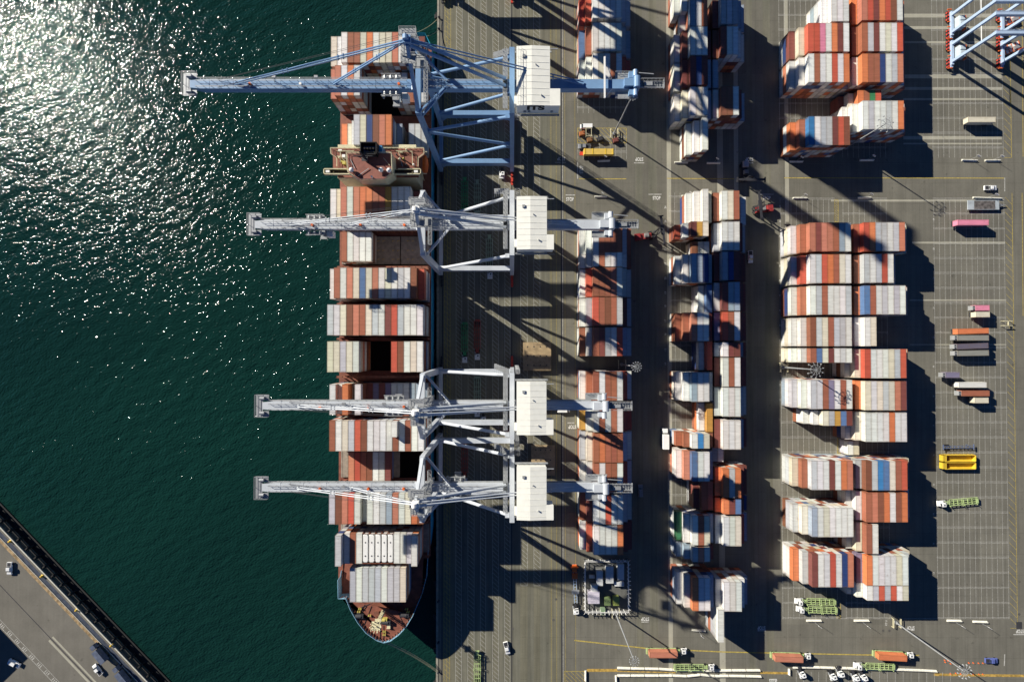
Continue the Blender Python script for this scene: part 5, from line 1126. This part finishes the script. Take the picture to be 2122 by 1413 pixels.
SG = [((1398, 336), (1427, 336), 'left aisle, top middle block'), ((1465, 337), (1494, 337), 'right aisle, top middle block'), ((1637, 334), (1666, 334), 'left half of the top right block'), ((1783, 331), (1813, 331), 'right half of the top right block'),
      ((1995, 331), (2027, 332), 'upper slots, left one'), ((2043, 332), (2075, 332), 'upper slots, right one'), ((1232, 407), (1259, 407), 'head of the nearest block'), ((1413, 405.5), (1437, 406), 'head of the middle block'),
      ((1644, 410), (1674, 410), 'head of the widest block, left'), ((1779, 409), (1807, 409), 'head of the widest block, right'), ((2018, 409), (2078, 411), 'beside the grey flatbed'), ((1434, 1306), (1463, 1308), 'foot of the middle block'),
      ((1672, 1287), (1704, 1287), 'foot of the widest block, left'), ((1771, 1287), (1803, 1287), 'foot of the widest block, right'), ((1964, 1287), (1995, 1287.5), 'foot of the open slots, left'), ((2018, 1289), (2049, 1290), 'foot of the open slots, right'), ((1238, 333), (1265, 332), 'below the yellow lifting beam')]
for a, b, lab in SG:
    barrier('white barrier marking the aisle: ' + lab, a, b, 'aisle-end barriers')
    mx_ = ((a[0] + b[0]) / 2, (a[1] + b[1]) / 2 + (1 if a[1] > 1000 else -1)); x, y = W(*mx_); t = thing('aisle_sign', 'small sign on a thin post behind the barrier: ' + lab, 'sign', (x, y, 0), 0, 'aisle signs')
    g = MB(); g.tube((0, 0, 0), (0, 0, 4.4), .07); mk('post', g, GALV, t); g = MB(); g.box(-.7, .7, -.05, .05, 3.6, 4.5); o = mk('board', g, WHITE, t); o.rotation_euler = (0, 0, R(-35))
cn = [(1958, 1371), (1964, 1368), (1969, 1374), (1957, 1367), (2007, 1372.5), (2016, 1372.5), (2027, 1373), (2036, 1373), (1969, 1395), (1980, 1394), (1990, 1395), (2016, 1396), (2028, 1396), (2036, 1396)]
g = MB(); g.box(-.3, .3, -.3, .3, 0, .06); g.tube((0, 0, .06), (0, 0, .95), .24, .05, 8); cone = mk('traffic_cone', g, ORANGE)
for k, p in enumerate(cn):
    o = cone if k == 0 else cone.copy()
    if k: COL.objects.link(o)
    o.location = (*W(*p), 0); o.scale = (.75,) * 3; tag(o, 'orange traffic cone in the scattered line around the tall mast head', 'traffic cone', 'traffic cones')
# ---------------------------------------------------------------- far quay (lower left)
ang = math.atan2(dv.y, dv.x); fr = Matrix.Translation((*W(150, 1247), 0)) @ Matrix.Rotation(ang, 4, 'Z')   # +x along the edge, -y inland
def fq(mb): mb.v = [tuple(fr @ Vector(p)) for p in mb.v]; return mb
g = MB(); g.box(-120, 120, -.5, 0, .004, .25); g.box(-120, 120, -3.4, -3.2, .004, .3); g = fq(g); struct('far_quay_kerb', g, CONC)
g = MB(); g.box(-120, 120, -3.2, -1.6, .01, .02); struct('service_trench', fq(g), mat('trench_cover', (.05, .06, .085), .6, noise=.3))
g = MB()
for k in range(40):
    x = -110 + k * 5.6; g.box(x - .3, x + .3, -.1, 1.6, -3.6, -.4)
g.box(-120, 120, 1.3, 1.7, -1.2, -.8); g.box(-120, 120, 0, 3.6, -3.9, -3.6); t = mk('fender_wall', fq(g), BLACK); tag(t, 'dark timber fender wall with walings along the far quay edge', 'fender')
g = MB(); g.box(-120, 120, -5.1, -3.8, .004, .012); struct('yellowed_edge_strip', fq(g), mat('ochre_dirt', (.30, .21, .11), .9, noise=.5, nscale=.6))
g = MB(); g.box(-120, 120, -18.1, -17.8, .004, .012); struct('far_quay_rail', fq(g), DARK)
g = MB(); g.box(5, 60, -19.5, -18.5, .004, .008); g.box(5, 60, -17.3, -16.5, .004, .008); struct('far_quay_pale_strip', fq(g), PALE)
g = MB(); g.box(-120, 120, -30.6, -30.4, .012, .016); g.box(-120, 120, -28.5, -28.35, .012, .016)
for k in range(12):
    for j in range(3): x = -20 + k * 4.8 + j * .9; g.box(x, x + .35, -30.2, -28.9, .012, .016)
struct('far_quay_lines', fq(g), WL)
for (px, py) in ((22, 1121), (88, 1193), (160, 1263), (232, 1336)):
    x, y = W(px, py); f = MB(); f.tube((x, y, 0), (x, y, .8), .35, .28, 10); f.sphere((x, y, .85), .48, 10, 5, .5); f.cbox(x, y, .03, 1.3, 1.3, .06); tag(mk('bollard', f, YEL, smooth=True), 'weathered bollard on the far quay edge', 'bollard', 'bollards on the far quay')
sx_, sy_ = W(-22, 1300); t = thing('warehouse', 'pale warehouse beyond the left edge, known by its shadow on the far quay', 'warehouse', (sx_, sy_, 0), ang)
g = MB(); g.box(-60, 0, -30, -2, 0, 10); mk('wall', g, PG, t); g = MB(); g.box(-60.4, .4, -30.4, -1.6, 10, 10.5); mk('roof', g, GALV, t)
